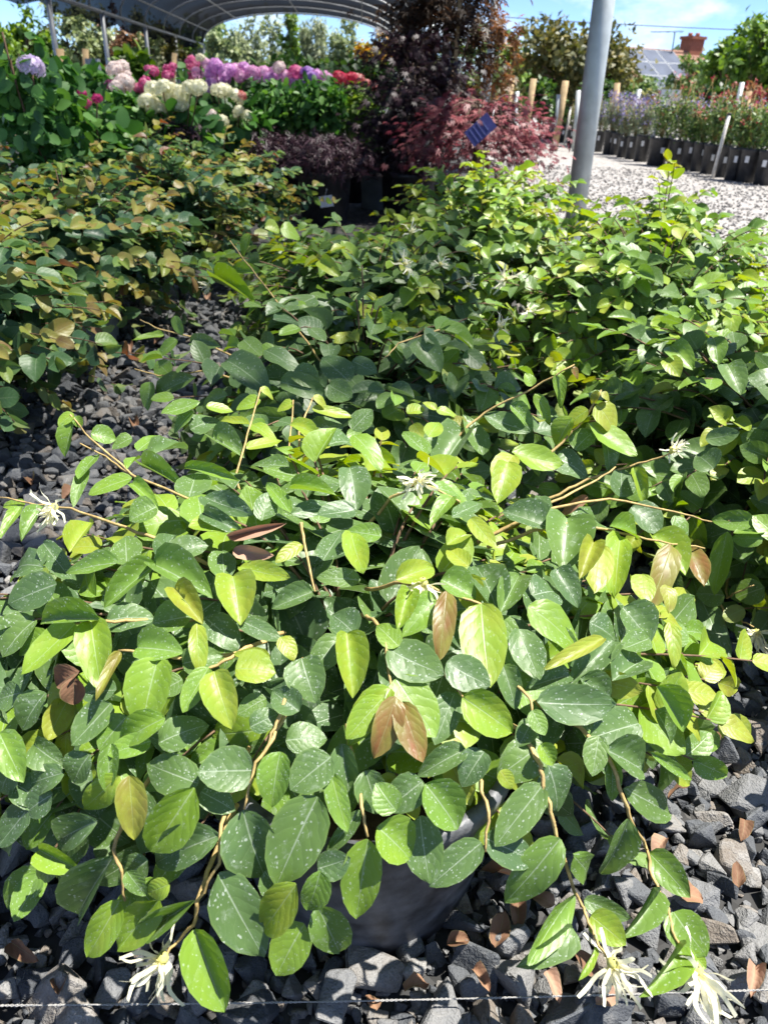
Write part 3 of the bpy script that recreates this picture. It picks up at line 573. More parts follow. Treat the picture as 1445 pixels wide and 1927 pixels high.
# ------------------------------------------------------------------ gravel stones of the bed
ST = []
def on_pot(x, y):
    return (x + .01) ** 2 + (y - .655) ** 2 < .148 ** 2
for gy in np.arange(.28, 3.6, .033):
    hw = .55 + .55 * gy
    for gx in np.arange(-hw - .1, hw + .1, .036):
        x = gx + rng.normal() * .009; y = gy + rng.normal() * .009
        if on_pot(x, y) or x > road_edge(y) + .2: continue
        s = .0245 * math.exp(rng.normal() * .32); s = min(.048, max(.013, s))
        q = Vector(rng.normal(size=3)).to_track_quat('Z', 'Y').to_matrix() if rng.random() < .4 else Matrix.Rotation(rng.random() * 6.28, 3, 'Z') @ Matrix.Rotation(rng.normal() * .35, 3, 'X')
        Mx = np.column_stack((np.array(q) * s, (x, y, s * .42 + rng.random() * .008)))
        ST.append(dict(M=Mx, s=s, k=int(rng.integers(0, 10)), p=Mx[:, 3]))

for gy in np.arange(.28, 2.3, .027):
    hw = .55 + .5 * gy
    for gx in np.arange(-hw, hw, .028):
        x = gx + rng.normal() * .008; y = gy + rng.normal() * .008
        if on_pot(x, y): continue
        s = rng.uniform(.010, .017); q = Matrix.Rotation(rng.random() * 6.28, 3, 'Z') @ Matrix.Rotation(rng.normal() * .5, 3, 'X')
        Mx = np.column_stack((np.array(q) * s, (x, y, s * .5))); ST.append(dict(M=Mx, s=s, k=int(rng.integers(0, 10)), p=Mx[:, 3]))

for gy in np.arange(.28, 1.15, .017):
    hw = .5 + .5 * gy
    for gx in np.arange(-hw, hw, .018):
        x = gx + rng.normal() * .006; y = gy + rng.normal() * .006
        if on_pot(x, y): continue
        s = rng.uniform(.006, .0105); q = Matrix.Rotation(rng.random() * 6.28, 3, 'Z') @ Matrix.Rotation(rng.normal() * .5, 3, 'X')
        Mx = np.column_stack((np.array(q) * s, (x, y, s * .55))); ST.append(dict(M=Mx, s=s, k=int(rng.integers(0, 10)), p=Mx[:, 3]))
# ------------------------------------------------------------------ which leaves and stones show largest: painter's id buffer
W2, H2 = 723, 964
idb = np.full((H2, W2), -1, np.int32); items = []
OUT = np.array([(0, 0), (.45, .2), (.5, .5), (.37, .78), (0, 1), (-.37, .78), (-.5, .5), (-.45, .2)])
for i, l in enumerate(LV):
    m = l['M']; items.append((((m[:, 3] + m[:, 1] * .5) - CAM) @ fw, 0, i))
for i, s in enumerate(ST): items.append(((s['p'] - CAM) @ fw, 1, i))
items.sort(key=lambda t: -t[0])
HEX = [(math.cos(a) * .85, math.sin(a) * .75) for a in np.linspace(0, 6.28, 7)[:-1]]
for n, (dz, ty, i) in enumerate(items):
    if dz < .1: continue
    if ty == 0:
        m = LV[i]['M']; P3 = m[:, 3] + OUT[:, :1] * m[:, 0] + OUT[:, 1:] * m[:, 1]
        v = P3 - CAM; zz = np.maximum(v @ fw, .05); xs = (CX + F * (v @ rt) / zz) * .5; ys_ = (CY - F * (v @ up) / zz) * .5
    else:
        s = ST[i]; xx, yy, zz = proj(s['p']); rr = s['s'] * F / zz * .5; xs = xx * .5 + np.array([h[0] for h in HEX]) * rr; ys_ = yy * .5 + np.array([h[1] for h in HEX]) * rr
    x0 = max(0, int(xs.min())); x1 = min(W2, int(xs.max()) + 1); y0 = max(0, int(ys_.min())); y1 = min(H2, int(ys_.max()) + 1)
    if x1 <= x0 or y1 <= y0: continue
    gx = np.arange(x0, x1) + .5; gy = (np.arange(y0, y1) + .5)[:, None]
    area = 0; mask = None; sg = None
    a = np.sum(xs * np.roll(ys_, -1) - np.roll(xs, -1) * ys_)
    if abs(a) < 2: continue
    sg = 1 if a > 0 else -1; mask = np.ones((y1 - y0, x1 - x0), bool)
    for k in range(len(xs)):
        xa, ya, xb, yb = xs[k], ys_[k], xs[(k + 1) % len(xs)], ys_[(k + 1) % len(xs)]
        mask &= ((xb - xa) * (gy - ya) - (yb - ya) * (gx - xa)) * sg >= 0
    idb[y0:y1, x0:x1][mask] = n
cnt = np.bincount(idb[idb >= 0].ravel(), minlength=len(items))
for n, (dz, ty, i) in enumerate(items): (LV if ty == 0 else ST)[i]['vis'] = int(cnt[n])

# leaf objects share a few meshes: six shapes x ten ages per leaf material
LMESH = {}
def leaf_mesh(mat, tpl, age):
    b = min(15, int(age * 16)); k = (mat.name, tpl, b)
    if k not in LMESH:
        tv, tq, tu = LEAFH[tpl]; n = len(tv)
        me = bulk('leaf', tv, tq, tu, np.full(n, (b + .5) / 16 if age > .01 else 0.), np.full(n, rng.random())); me.materials.append(mat); LMESH[k] = me
    return LMESH[k]
for key, sh in SH.items():
    mine = [l for l in LV if l['plant'] == key]; mine.sort(key=lambda l: -l['vis'])
    single = [l for l in mine[:298] if l['vis'] >= 8]; rest = mine[len(single):]
    inv = Matrix.Translation(-sh['root'].location)
    for l in single:
        o = bpy.data.objects.new('leaf', leaf_mesh(sh['mat'], l['tpl'], l['age'])); col.objects.link(o)
        o.parent = sh['root']; o.matrix_parent_inverse = inv; o.matrix_basis = Matrix(np.vstack((l['M'], (0, 0, 0, 1))).tolist())
    hi = key in ('A', 'B', 'C', 'L0')
    for k, T in enumerate(LEAFH[:4] if hi else LEAFL):
        nT = 4 if hi else len(LEAFL); sub = [l for l in rest if l['tpl'] % nT == k]
        if sub:
            tag(link('foliage', tile('foliage', T, np.array([l['M'] for l in sub]), np.array([l['age'] for l in sub])), sh['root'], sh['mat']), kind='stuff')
    tag(TUBS[key].build('branchwork', M['wood'], sh['root']), kind='stuff')
print('LEAVES', len(LV), 'STONES', len(ST))
for c, x, y, sz, key, ax in [(8, 862, 822, .037, 'A', (.15, -.6, -.7)), (8, 1178, 850, .04, 'A', (.1, -.7, -.5)), (7, 615, 808, .037, 'A', (-.35, -.3, -.9)), (5, 205, 150, .030, 'A', (-.1, -.6, .1)), (6, 150, 430, .026, 'A', (-.2, -.6, -.3)), (6, 130, 50, .032, 'A', (0, -.7, .4)), (4, 1085, 930, .024, 'A', (.4, -.5, .6)),
                          (6, 1400, 615, .042, 'C', (.1, -.6, -.8)), (3, 790, 275, .03, 'D', (-.5, -.6, .1)), (4, 105, 115, .034, 'D', (0, -.6, .5)), (4, 85, 235, .045, 'D', (0, -.6, .4)), (4, 215, 232, .034, 'D', (.3, -.6, .2)), (4, 460, 290, .05, 'E', (0, -.6, .3)), (4, 440, 470, .035, 'B', (0, -.6, .4)), (4, 320, 310, .03, 'D', (0, -.6, .2)), (4, 545, 405, .04, 'E', (0, -.6, .3))]:
    xx, yy = px(c, x, y); E_ = SH[key]['env']; t = E_.hit(xx, yy, 1.07 if key == 'A' else 1.08)
    flower(SH[key]['root'], CAM + ray(xx, yy) * t, np.array(ax, float), sz, 24 if key in 'AC' else 12)

# stones: the 300 that show largest are parts of the ground, the rest one mass
ST.sort(key=lambda s: -s['vis'])
for s in ST[:300]:
    me = STHM[s['k'] * 3 + int(rng.integers(0, 3))][0]; o = bpy.data.objects.new('stone', me); col.objects.link(o); o.parent = ground
    o.matrix_basis = Matrix(np.vstack((s['M'], (0, 0, 0, 1))).tolist())
VV = []; TT = []; AG = []; nb = 0
for s in ST[300:]:
    v, t = (STH if s['vis'] > 3 else STL)[s['k']]; VV.append(v @ s['M'][:, :3].T + s['M'][:, 3]); TT.append(t + nb); AG.append(np.full(len(v), rng.random())); nb += len(v)
g = link('gravel', bulk('gravel', np.concatenate(VV), np.concatenate(TT), age=np.concatenate(AG), smooth=False), ground, M['stone']); tag(g, kind='stuff')
VV = []; TT = []; AG = []; nb = 0
for k in range(11000):
    y = 3.2 + 9 * rng.random() ** 1.6; x = road_edge(y) - .25 + rng.random() ** 1.2 * (1.2 + .42 * y); s = rng.uniform(.010, .022)
    v, t = STL[rng.integers(0, 10)]; q = np.array(Matrix.Rotation(rng.random() * 6.28, 3, 'Z')) * s
    VV.append(v @ q.T + (x, y, .006 + s * .25)); TT.append(t + nb); AG.append(np.full(len(v), rng.random())); nb += len(v)
tag(link('loose_gravel', bulk('loose_gravel', np.concatenate(VV), np.concatenate(TT), age=np.concatenate(AG), smooth=False), road, M['roadstone']), kind='stuff')

# ------------------------------------------------------------------ fallen leaves, string
DM = []
for k, (f, d, tw) in enumerate([(.7, .3, .6), (.5, -.3, -.7), (1.1, .2, .3), (.3, .45, -.5)]):
    tv, tq, tu = leaf_template(TS, WS, 5, f, d, tw, .06, .09, 20 + k); n = len(tv)
    for a in (.15, .5, .85):
        me = bulk('dead_leaf', tv, tq, tu, np.full(n, a), np.full(n, rng.random())); me.materials.append(M['dead']); DM.append(me)
dl = [(50, 1790, 62, 24), (117, 1850, 40, 26), (785, 1845, 55, 26), (906, 1843, 40, 22), (1042, 1853, 45, 24), (1302, 1683, 42, 34), (935, 1637, 50, 26), (862, 1770, 40, 24), (940, 1755, 48, 30), (1108, 1812, 46, 26),
      (1386, 1650, 34, 20), (1418, 1843, 50, 26), (1275, 1480, 36, 20), (1345, 1215, 34, 20), (1330, 1390, 36, 20), (1290, 1330, 30, 18), (975, 1720, 44, 26), (1020, 1690, 40, 24), (1140, 1880, 40, 24), (700, 1880, 36, 20), (330, 960, 30, 18),
      (130, 930, 26, 16), (60, 905, 30, 16), (255, 800, 26, 14), (265, 680, 22, 12), (245, 655, 20, 12), (100, 760, 26, 14), (210, 830, 22, 12), (300, 640, 20, 12), (390, 560, 20, 12), (1400, 1560, 34, 22), (1240, 1590, 34, 22)]
for (x, y, ln, wd) in dl:
    p = atz(x, y, .045); k = proj(p)[2] / F; th = rng.random() * 6.28
    d = np.array((math.cos(th), math.sin(th), rng.normal() * .15))
    o = bpy.data.objects.new('dead_leaf', DM[rng.integers(0, 12)]); col.objects.link(o)
    o.matrix_world = Matrix(np.vstack((frame(p - d * ln * k * .6, d, np.array((0, 0, 1.)) + rvec(.3), wd * k * 1.25, ln * k * 1.25), (0, 0, 0, 1))).tolist())
    tag(o, 'curled dry brown leaf lying on the blue-grey gravel', 'dead leaf', 'dry leaves fallen on the gravel')
# brown dead leaves caught in the front shrub (parts of it)
for (bx, by, tx, ty, wd, s) in [(150, 1265, 100, 1290, 34, 1.08), (140, 1275, 142, 1330, 34, 1.09), (430, 1010, 540, 985, 16, 1.05), (440, 1035, 515, 1045, 22, 1.06), (1105, 935, 1055, 970, 16, 1.05)]:
    E_ = SH['A']['env']; t = E_.hit(bx, by, s); pb = CAM + ray(bx, by) * t; pt_ = CAM + ray(tx, ty) * t
    o = bpy.data.objects.new('dry_leaf', DM[rng.integers(0, 12)]); col.objects.link(o); o.parent = SH['A']['root']; o.matrix_parent_inverse = Matrix.Translation(-SH['A']['root'].location)
    o.matrix_basis = Matrix(np.vstack((frame(pb, pt_ - pb, unit(CAM - pb) + rvec(.3), wd / F * t * 1.3, np.linalg.norm(pt_ - pb)), (0, 0, 0, 1))).tolist())
a = atz(-60, 1893, .055); b = atz(1500, 1861, .055)
tt = np.linspace(-.6, 1.6, 400); S1 = MB()
for ph in (0, math.pi):
    P = a + (b - a) * tt[:, None]; P[:, 2] -= .006 * np.sin(np.clip(tt, 0, 1) * math.pi)
    P[:, 2] += .0008 * np.cos(tt * 520 + ph); P[:, 1] += .0008 * np.sin(tt * 520 + ph); S1.tube(P, .0007, 5)
tag(S1.build('string', M['string']), 'taut white twisted string stretched low over the gravel', 'string')

# ------------------------------------------------------------------ hoop house (shade cloth over steel hoops)
HE = 2.05; YN, YF = 1.5, 31.5
def eaveR(y): return .98 + (-.23 - .98) * (y - 1.5) / (31.5 - 1.5)
def eaveL(y): return -4.85 + (-7.17 + 4.85) * (y - 1.9) / (31.5 - 1.9)
RISE = 1.05
def arch(y, t, lift=0.):  # t 0..1 from left eave to right eave
    x0, x1 = eaveL(y), eaveR(y); th = math.pi * (1 - t)
    cx_, hw = (x0 + x1) / 2, (x1 - x0) / 2
    return np.array((cx_ + hw * math.cos(th) * (1 + 0 * lift), y, HE + RISE * math.sin(th) ** .85 + lift))
hh = empty('hoop_house', (eaveR(4.8), 4.8, 0), 'long steel hooped tunnel roofed with black shade cloth', 'hoop house')
ribs = np.concatenate(([1.5, 4.8], np.arange(7.5, 31.6, 2.4)))
for y in ribs:
    P = np.array([arch(y, t) for t in np.linspace(0, 1, 25)]); MB().tube(P, .022, 6).build('rib', M['pipe'], hh)
for t in (.12, .28, .5, .72, .88):
    P = np.array([arch(y, t, -.03) for y in np.linspace(YN, YF, 12)]); MB().tube(P, .017, 6).build('purlin', M['pipe'], hh)
for fn in (eaveL, eaveR): MB().tube(np.array([(fn(y), y, HE) for y in np.linspace(YN, YF, 12)]), .035, 8).build('eave_rail', M['pipe'], hh)
nu, nv = 40, 90; V = []; Q = []
for j in range(nv + 1):
    y = YN - .05 + (YF + .1 - YN) * j / nv
    dr = np.min(np.abs(ribs - y))
    for i in range(nu + 1):
        t = i / nu; p = arch(y, t, .03); p[2] -= min(.06, dr * .06) * math.sin(math.pi * t); V.append(p)
for j in range(nv):
    for i in range(nu): a_ = j * (nu + 1) + i; Q.append((a_, a_ + 1, a_ + nu + 2, a_ + nu + 1))
MB().add(V, Q).build('shade_cloth', M['cloth'], hh)
# ragged cloth hem hanging below the left eave, and the cloth of the adjoining bay rising beyond it
V = []; Q = []
for j in range(91):
    y = YN + (YF - YN) * j / 90; x = eaveL(y); dp = .10 + .10 * abs(math.sin(y * 1.3)) + rng.random() * .05
    V += [(x - .05, y, HE + .02), (x - .09, y, HE - dp)]
for j in range(90): Q.append((2 * j, 2 * j + 1, 2 * j + 3, 2 * j + 2))
MB().add(V, Q).build('cloth_hem', M['cloth'], hh)
V = []; Q = []
for j in range(31):
    y = YN + (11.8 - YN) * j / 30
    for i in range(13): th = math.pi * .5 * i / 12; x = eaveL(y) - .12 - 3.4 * (1 - math.cos(th)); V.append((x, y, HE + RISE * math.sin(th) ** .85))
for j in range(30):
    for i in range(12): a_ = j * 13 + i; Q.append((a_, a_ + 1, a_ + 14, a_ + 13))
MB().add(V, Q).build('shade_cloth', M['cloth'], hh)
for y in (4.8, 8., 11.4, 14.7, 18., 22., 26., 31.5):
    x = eaveL(y); MB().tube([(x, y, 0), (x, y, HE)], .045, 10).build('post', M['pipe'], hh)
for y in (1.5, 14.5, 21.5, 31.5):
    x = eaveR(y); MB().tube([(x, y, 0), (x, y, HE)], .05, 12).build('post', M['steel'], hh)
# the big steel pole at the gravel edge carries the eave
pb = aty(1092, 330, 5.6); ptop = aty(1137, -5, 5.6); dx = (ptop - pb) / (ptop[2] - pb[2]); b0 = pb - dx * pb[2]; t0 = b0 + dx * 2.1
pl = empty('steel_pole', tuple(b0), 'thick galvanised steel pole standing at the edge of the pale gravel', 'pole')
MB().tube([b0, b0 * .5 + t0 * .5, t0], .068, 28).build('shaft', M['steel'], pl)
MB().tube([b0 + (0, 0, 0), b0 + (0, 0, .012)], .12, 24).build('base_plate', M['steel'], pl)
MB().tube([t0 - dx * .03, t0 + dx * .004], .072, 24).build('cap', M['steel'], pl)
p = aty(926, 60, 10.5); q = empty('steel_post', (p[0], p[1], 0), 'slim steel post rising behind the orange leaved tree', 'post')
MB().tube([(p[0], p[1], 0), (p[0], p[1], 2.7)], .045, 12).build('shaft', M['steel'], q); MB().tube([(p[0], p[1], 0), (p[0], p[1], .02)], .09, 12).build('base_plate', M['steel'], q)

# ------------------------------------------------------------------ generic foliage helpers
def cloud(n, c, r3, T, Lr, name, mat, parent, ages=(.3, .9), shell=.55, wr=.6, upb=.5, clumps=0, down=0., rag=.12, seed=None):
    c = np.array(c); r3 = np.array(r3); ms = []; ag = []
    CL = None
    if clumps:
        CL = [unit(rng.normal(size=3)) * rng.uniform(.45, 1.) for _ in range(clumps)]; CS = [rng.uniform(.2, .4) for _ in CL]; CA = [rng.uniform(-.15, .15) for _ in CL]
    for i in range(n):
        if CL:
            k = rng.integers(0, clumps); d = CL[k] + unit(rng.normal(size=3)) * CS[k] * rng.random() ** .45; off = CA[k]
        else:
            d = unit(rng.normal(size=3)) * (shell + (1 - shell) * rng.random() ** .7); off = 0.
        d = d * (1 + rng.normal() * rag); p = c + d * r3
        o = unit(d / r3 + 1e-6); n_ = unit(o * .6 + np.array((0, 0, upb)) + rvec(.45)); dv = unit(rvec(1.) + o * .5 + np.array((0, 0, -.3 - down)))
        Ln = rng.uniform(*Lr); ms.append(frame(p, dv, n_, Ln * wr, Ln)); ag.append(np.clip(rng.uniform(*ages) + off, 0, 1))
    o = link(name, tile(name, T, np.array(ms), np.array(ag)), parent, mat); return tag(o, kind='stuff')
TG = lambda nm, lo, mi, hi, tr=.3: leaf_mat(nm, [(0, hi), (.5, mi), (1, lo)], fine=False, transl=tr, rough=.5)
M['hydleaf'] = TG('hydrangea_leaf', (.025, .085, .025), (.07, .19, .04), (.17, .34, .07))
M['olive'] = TG('olive_bronze_foliage', (.035, .045, .012), (.10, .11, .028), (.22, .19, .06))
M['pale'] = TG('pale_green_foliage', (.08, .12, .05), (.22, .28, .12), (.42, .46, .24))
M['willow'] = TG('willow_foliage', (.12, .16, .08), (.28, .33, .18), (.46, .5, .32))
M['fresh'] = TG('fresh_green_foliage', (.05, .11, .015), (.15, .26, .04), (.30, .42, .09))
M['deep'] = TG('deep_green_foliage', (.012, .035, .012), (.035, .085, .02), (.09, .17, .035))
M['orangef'] = TG('orange_yellow_foliage', (.16, .20, .02), (.40, .32, .03), (.55, .20, .03))
M['rust'] = TG('rust_brown_foliage', (.05, .045, .02), (.17, .09, .04), (.30, .17, .09))
M['purple'] = TG('dark_purple_foliage', (.012, .008, .012), (.035, .012, .02), (.085, .045, .06), .12)
M['maple'] = TG('red_maple_leaf', (.03, .010, .014), (.13, .034, .042), (.33, .12, .12), .3)
M['bronzetree'] = TG('bronze_tree_leaf', (.016, .012, .010), (.07, .042, .022), (.34, .16, .055), .3)
M['lav'] = TG('grey_green_foliage', (.08, .11, .07), (.20, .25, .15), (.33, .37, .22))
M['salvia'] = TG('fine_green_foliage', (.03, .07, .02), (.09, .17, .04), (.22, .28, .09))
M['straw'] = TG('straw_green_foliage', (.07, .09, .03), (.18, .2, .07), (.32, .3, .13))
M['redfl'] = TG('small_red_petal', (.25, .01, .02), (.42, .02, .05), (.5, .06, .1), .2)
M['violet'] = TG('violet_flower_spike', (.10, .08, .22), (.2, .17, .38), (.34, .3, .52), .2)
HC = {'cream': ((.55, .55, .36), (.76, .75, .56), (.85, .84, .70)), 'white': ((.6, .5, .47), (.78, .68, .64), (.86, .8, .76)), 'pink': ((.42, .05, .17), (.62, .14, .30), (.75, .3, .45)), 'mauve': ((.42, .17, .42), (.62, .32, .60), (.76, .5, .73)), 'rose': ((.5, .2, .4), (.68, .38, .58), (.8, .58, .7)),
      'purple': ((.22, .09, .36), (.38, .2, .55), (.52, .35, .68)), 'red': ((.42, .02, .05), (.6, .06, .11), (.68, .16, .2)), 'salmon': ((.45, .12, .1), (.6, .25, .22), (.72, .42, .38)), 'lilac': ((.5, .38, .6), (.68, .56, .76), (.82, .74, .87)), 'blue': ((.04, .04, .4), (.08, .1, .6), (.2, .22, .72)), 'hot': ((.32, .01, .09), (.5, .03, .17), (.62, .1, .28))}
HEADM = {}
def head_mesh(cn):
    if cn not in HEADM:
        m = TG(cn + '_floret', *HC[cn], .3); ms = []; ag = []; n = 90
        for i in range(n):
            z = 1 - 1.55 * (i + .5) / n; a = i * 2.39996; r_ = math.sqrt(max(0, 1 - z * z)); d = np.array((r_ * math.cos(a), r_ * math.sin(a), z * .85)) * rng.uniform(.86, 1.06)
            ms.append(frame(d, np.cross(d, rvec()), d + rvec(.28), .26, .26)); ag.append(rng.random())
        me = tile('flower_head', FLORET, np.array(ms), np.array(ag)); me.materials.append(m); HEADM[cn] = me
    return HEADM[cn]
def hydrangea(label, Y, heads, potr=.15, group='potted hydrangeas under the hoop house', spread=1., n=330, name='hydrangea', Lr=(.09, .15), down=.0):
    pts = []
    for (x, y, cn, r_) in heads: pts.append((aty(x, y, Y + rng.uniform(-.34, -.1)), cn, r_))
    c = np.mean([p[0] for p in pts], axis=0); w_ = max(.2, np.ptp([p[0][0] for p in pts]) * .5 + .1)
    top = max(p[0][2] for p in pts)
    e = empty(name, (c[0], Y, 0), label, 'hydrangea', group); pot(e, (c[0], Y, 0), potr * .85, potr, .28, M['pot'], 20)
    low = min(p[0][2] for p in pts)
    zc = (.26 + top) / 2 - down
    cloud(n, (c[0], Y, zc), (w_, .3, max(.16, top - zc - .05)), LEAFL[0], Lr, 'foliage', M['hydleaf'], e, (.1, .95), .3, .68)
    br = MB()
    for p, cn, r_ in pts:
        P0 = np.array((c[0] + rng.normal() * .03, Y, .25)); br.tube(bez(P0, np.array((p[0] * .6 + c[0] * .4, p[1], p[2] * .7)), p - (0, 0, r_ * .3), 6), .005, 4)
        o = link('flower_head', head_mesh(cn), e); o.location = p; o.scale = (r_ * .82, r_ * .82, r_ * .76); o.rotation_euler = (rng.normal() * .3 - .2, rng.normal() * .3, rng.random() * 6)
    tag(br.build('branchwork', M['wood'], e), kind='stuff'); return e
r1 = .078
hydrangea('cream white hydrangea with a broad bank of heads beside the pale pink one', 6.3, [(288, 169, 'cream', r1), (307, 166, 'cream', r1), (327, 172, 'cream', r1), (343, 177, 'cream', r1), (360, 166, 'cream', r1), (374, 166, 'cream', r1), (277, 191, 'cream', r1), (288, 199, 'cream', r1), (340, 197, 'cream', r1), (302, 205, 'cream', .06), (318, 184, 'cream', .06)], .17)
hydrangea('blush white and pink hydrangea next to the cream bank of heads', 6.9, [(216, 130, 'white', .08), (230, 127, 'white', .07), (235, 155, 'white', .09), (246, 169, 'white', .08), (221, 163, 'white', .07), (209, 160, 'pink', .06), (273, 158, 'pink', .07), (264, 169, 'pink', .07), (240, 140, 'white', .04)], .16)
hydrangea('small pink hydrangea behind the blush white one', 8.0, [(288, 134, 'pink', .07), (318, 133, 'pink', .07), (316, 143, 'pink', .07), (325, 126, 'pink', .05), (280, 131, 'pink', .05)])
hydrangea('pink hydrangea with a yellowing head behind the cream bank', 8.4, [(363, 120, 'pink', .085), (390, 122, 'rose', .07), (378, 110, 'cream', .06), (352, 143, 'pink', .06), (372, 138, 'rose', .07), (358, 152, 'pink', .06)])
hydrangea('mauve hydrangea standing tallest behind the cream bank', 7.9, [(408, 125, 'mauve', .085), (399, 136, 'mauve', .085), (421, 144, 'mauve', .085), (430, 133, 'mauve', .085), (397, 161, 'mauve', .08), (415, 153, 'mauve', .07)])
hydrangea('rosy mauve hydrangea second along the mauve bank', 8.1, [(444, 133, 'rose', .085), (460, 133, 'mauve', .085), (477, 136, 'rose', .08), (488, 141, 'lilac', .07), (497, 138, 'rose', .085), (452, 143, 'rose', .07), (485, 155, 'rose', .06)])
hydrangea('bright rose hydrangea with lilac tints in the middle of the mauve bank', 8.0, [(510, 150, 'mauve', .09), (527, 152, 'rose', .09), (535, 144, 'rose', .08), (543, 152, 'mauve', .085), (518, 138, 'rose', .08), (525, 127, 'white', .07)])
hydrangea('violet hydrangea with one magenta head at the end of the mauve bank', 7.8, [(557, 137, 'pink', .085), (578, 141, 'purple', .09), (585, 150, 'purple', .085), (596, 158, 'purple', .09), (571, 155, 'purple', .08), (557, 158, 'mauve', .08), (596, 144, 'mauve', .08), (613, 147, 'rose', .08), (555, 177, 'rose', .06)])
hydrangea('red hydrangea with a salmon head nearest the dark maple', 8.4, [(638, 147, 'red', .09), (651, 151, 'red', .09), (674, 150, 'salmon', .08), (699, 163, 'salmon', .075), (662, 146, 'red', .07), (688, 158, 'salmon', .06)])
hydrangea('cream hydrangea with drooping heads above the dark purple mound', 6.8, [(422, 173, 'cream', .09), (444, 183, 'cream', .08), (455, 180, 'salmon', .05), (449, 210, 'cream', .06), (466, 219, 'cream', .06), (419, 227, 'cream', .06), (396, 216, 'white', .06), (408, 170, 'cream', .06)], .16)
hydrangea('tall leafy hydrangea with one large lilac head at the row end', 4.3, [(60, 127, 'lilac', .075), (5, 60, 'lilac', .001), (20, 110, 'lilac', .001)], .16, n=800, down=-.05, Lr=(.06, .1))
hydrangea('leafy shrub with a single deep blue head among green foliage', 6.2, [(116, 161, 'blue', .045), (90, 175, 'blue', .001), (150, 170, 'blue', .001)], .15, n=700, Lr=(.06, .1))
hydrangea('low plant with hot pink blooms between the bronze shrubs and cream hydrangea', 5.3, [(161, 194, 'hot', .05), (150, 224, 'hot', .06), (168, 226, 'hot', .06), (136, 205, 'hot', .04), (183, 186, 'hot', .04), (155, 176, 'hot', .035)], .14)
# leafy green pot plants without flowers
def greenpot(label, x, y, Y, wpx, hpx, mat, T, Lr, n, ages=(.1, .9), cat='pot plant', name='leafy_pot_plant', potr=.15, poth=.27, potmat=None, group=None):
    c = aty(x, y, Y); k = proj(c)[2] / F; e = empty(name, (c[0], Y, 0), label, cat, group)
    pot(e, (c[0], Y, 0), potr * .86, potr, poth, potmat or M['pot'], 24)
    cloud(n, c, (wpx * k / 2, wpx * k / 2 * .9, hpx * k / 2), T, Lr, 'foliage', mat, e, ages, .35, .6)
    br = MB(); 
    for i in range(14): d = unit(rng.normal(size=3) * (1, 1, .5) + (0, 0, .6)); br.tube(bez(np.array((c[0], Y, poth - .02)), np.array((c[0], Y, c[2])), c + d * (wpx * k * .35, wpx * k * .35, hpx * k * .35), 6), .004, 4)
    tag(br.build('branchwork', M['wood'], e), kind='stuff'); return e
GP = 'leafy pot plants under the hoop house'
greenpot('dense green pot plant beside the drooping cream hydrangea', 513, 200, 7.1, 105, 75, M['hydleaf'], LEAFL[0], (.05, .085), 900, group=GP)
greenpot('wider dense green pot plant under the violet hydrangea', 600, 200, 7.0, 105, 90, M['hydleaf'], LEAFL[0], (.05, .085), 1000, group=GP)
greenpot('loose yellow-green pot plant next to the dark maple', 672, 218, 7.3, 80, 90, M['fresh'], LEAFL[0], (.05, .08), 600, group=GP)
greenpot('dark green bush behind the red hydrangea', 690, 150, 10.0, 130, 70, M['deep'], LEAFL[0], (.07, .12), 700, group=GP)
greenpot('dark green bush behind the mauve bank', 560, 135, 10.4, 150, 50, M['deep'], LEAFL[0], (.07, .12), 700, group=GP)
greenpot('broad leaved lime-green bush behind the blush hydrangea', 255, 130, 8.8, 60, 46, M['fresh'], LEAFL[0], (.12, .2), 200, group=GP)
greenpot('green bush under the eave beyond the blue flower', 150, 165, 7.6, 150, 60, M['hydleaf'], LEAFL[0], (.08, .13), 700, group=GP)
greenpot('green bush beneath the lilac hydrangea beside the tunnel edge', 40, 205, 5.6, 140, 70, M['hydleaf'], LEAFL[0], (.08, .13), 900, group=GP)
PG = 'dark purple mounds in black pots'
greenpot('dark purple leaved mound in a black pot with a white tag', 610, 298, 6.0, 190, 82, M['purple'], STAR5, (.05, .085), 1500, name='purple_pot_plant', potr=.20, poth=.36, group=PG)
greenpot('dark purple mound in a black pot behind the reddish tipped bronze shrub', 525, 295, 6.5, 120, 80, M['purple'], STAR5, (.05, .08), 900, name='purple_pot_plant', potr=.19, poth=.34, group=PG)
greenpot('silvery purple mound below the cream bank of hydrangea heads', 330, 252, 6.2, 130, 60, M['purple'], STAR5, (.05, .085), 900, name='purple_pot_plant', potr=.18, poth=.28, group=PG)
greenpot('dark purple mound below the drooping cream hydrangea', 450, 250, 6.9, 150, 60, M['purple'], STAR5, (.05, .08), 900, name='purple_pot_plant', potr=.18, poth=.28, group=PG)
greenpot('dark green plant in a black pot with a pale rim beside the hot pink blooms', 238, 215, 6.2, 90, 60, M['hydleaf'], LEAFL[0], (.07, .11), 500, potr=.17, poth=.34, group=GP)
p = aty(716, 300, 6.9); e = empty('grey_pot', (p[0], 6.9, 0), 'empty grey nursery pot between the purple mound and dark maple', 'pot'); pot(e, (p[0], 6.9, 0), .15, .17, .42, M['greypot'], 24)
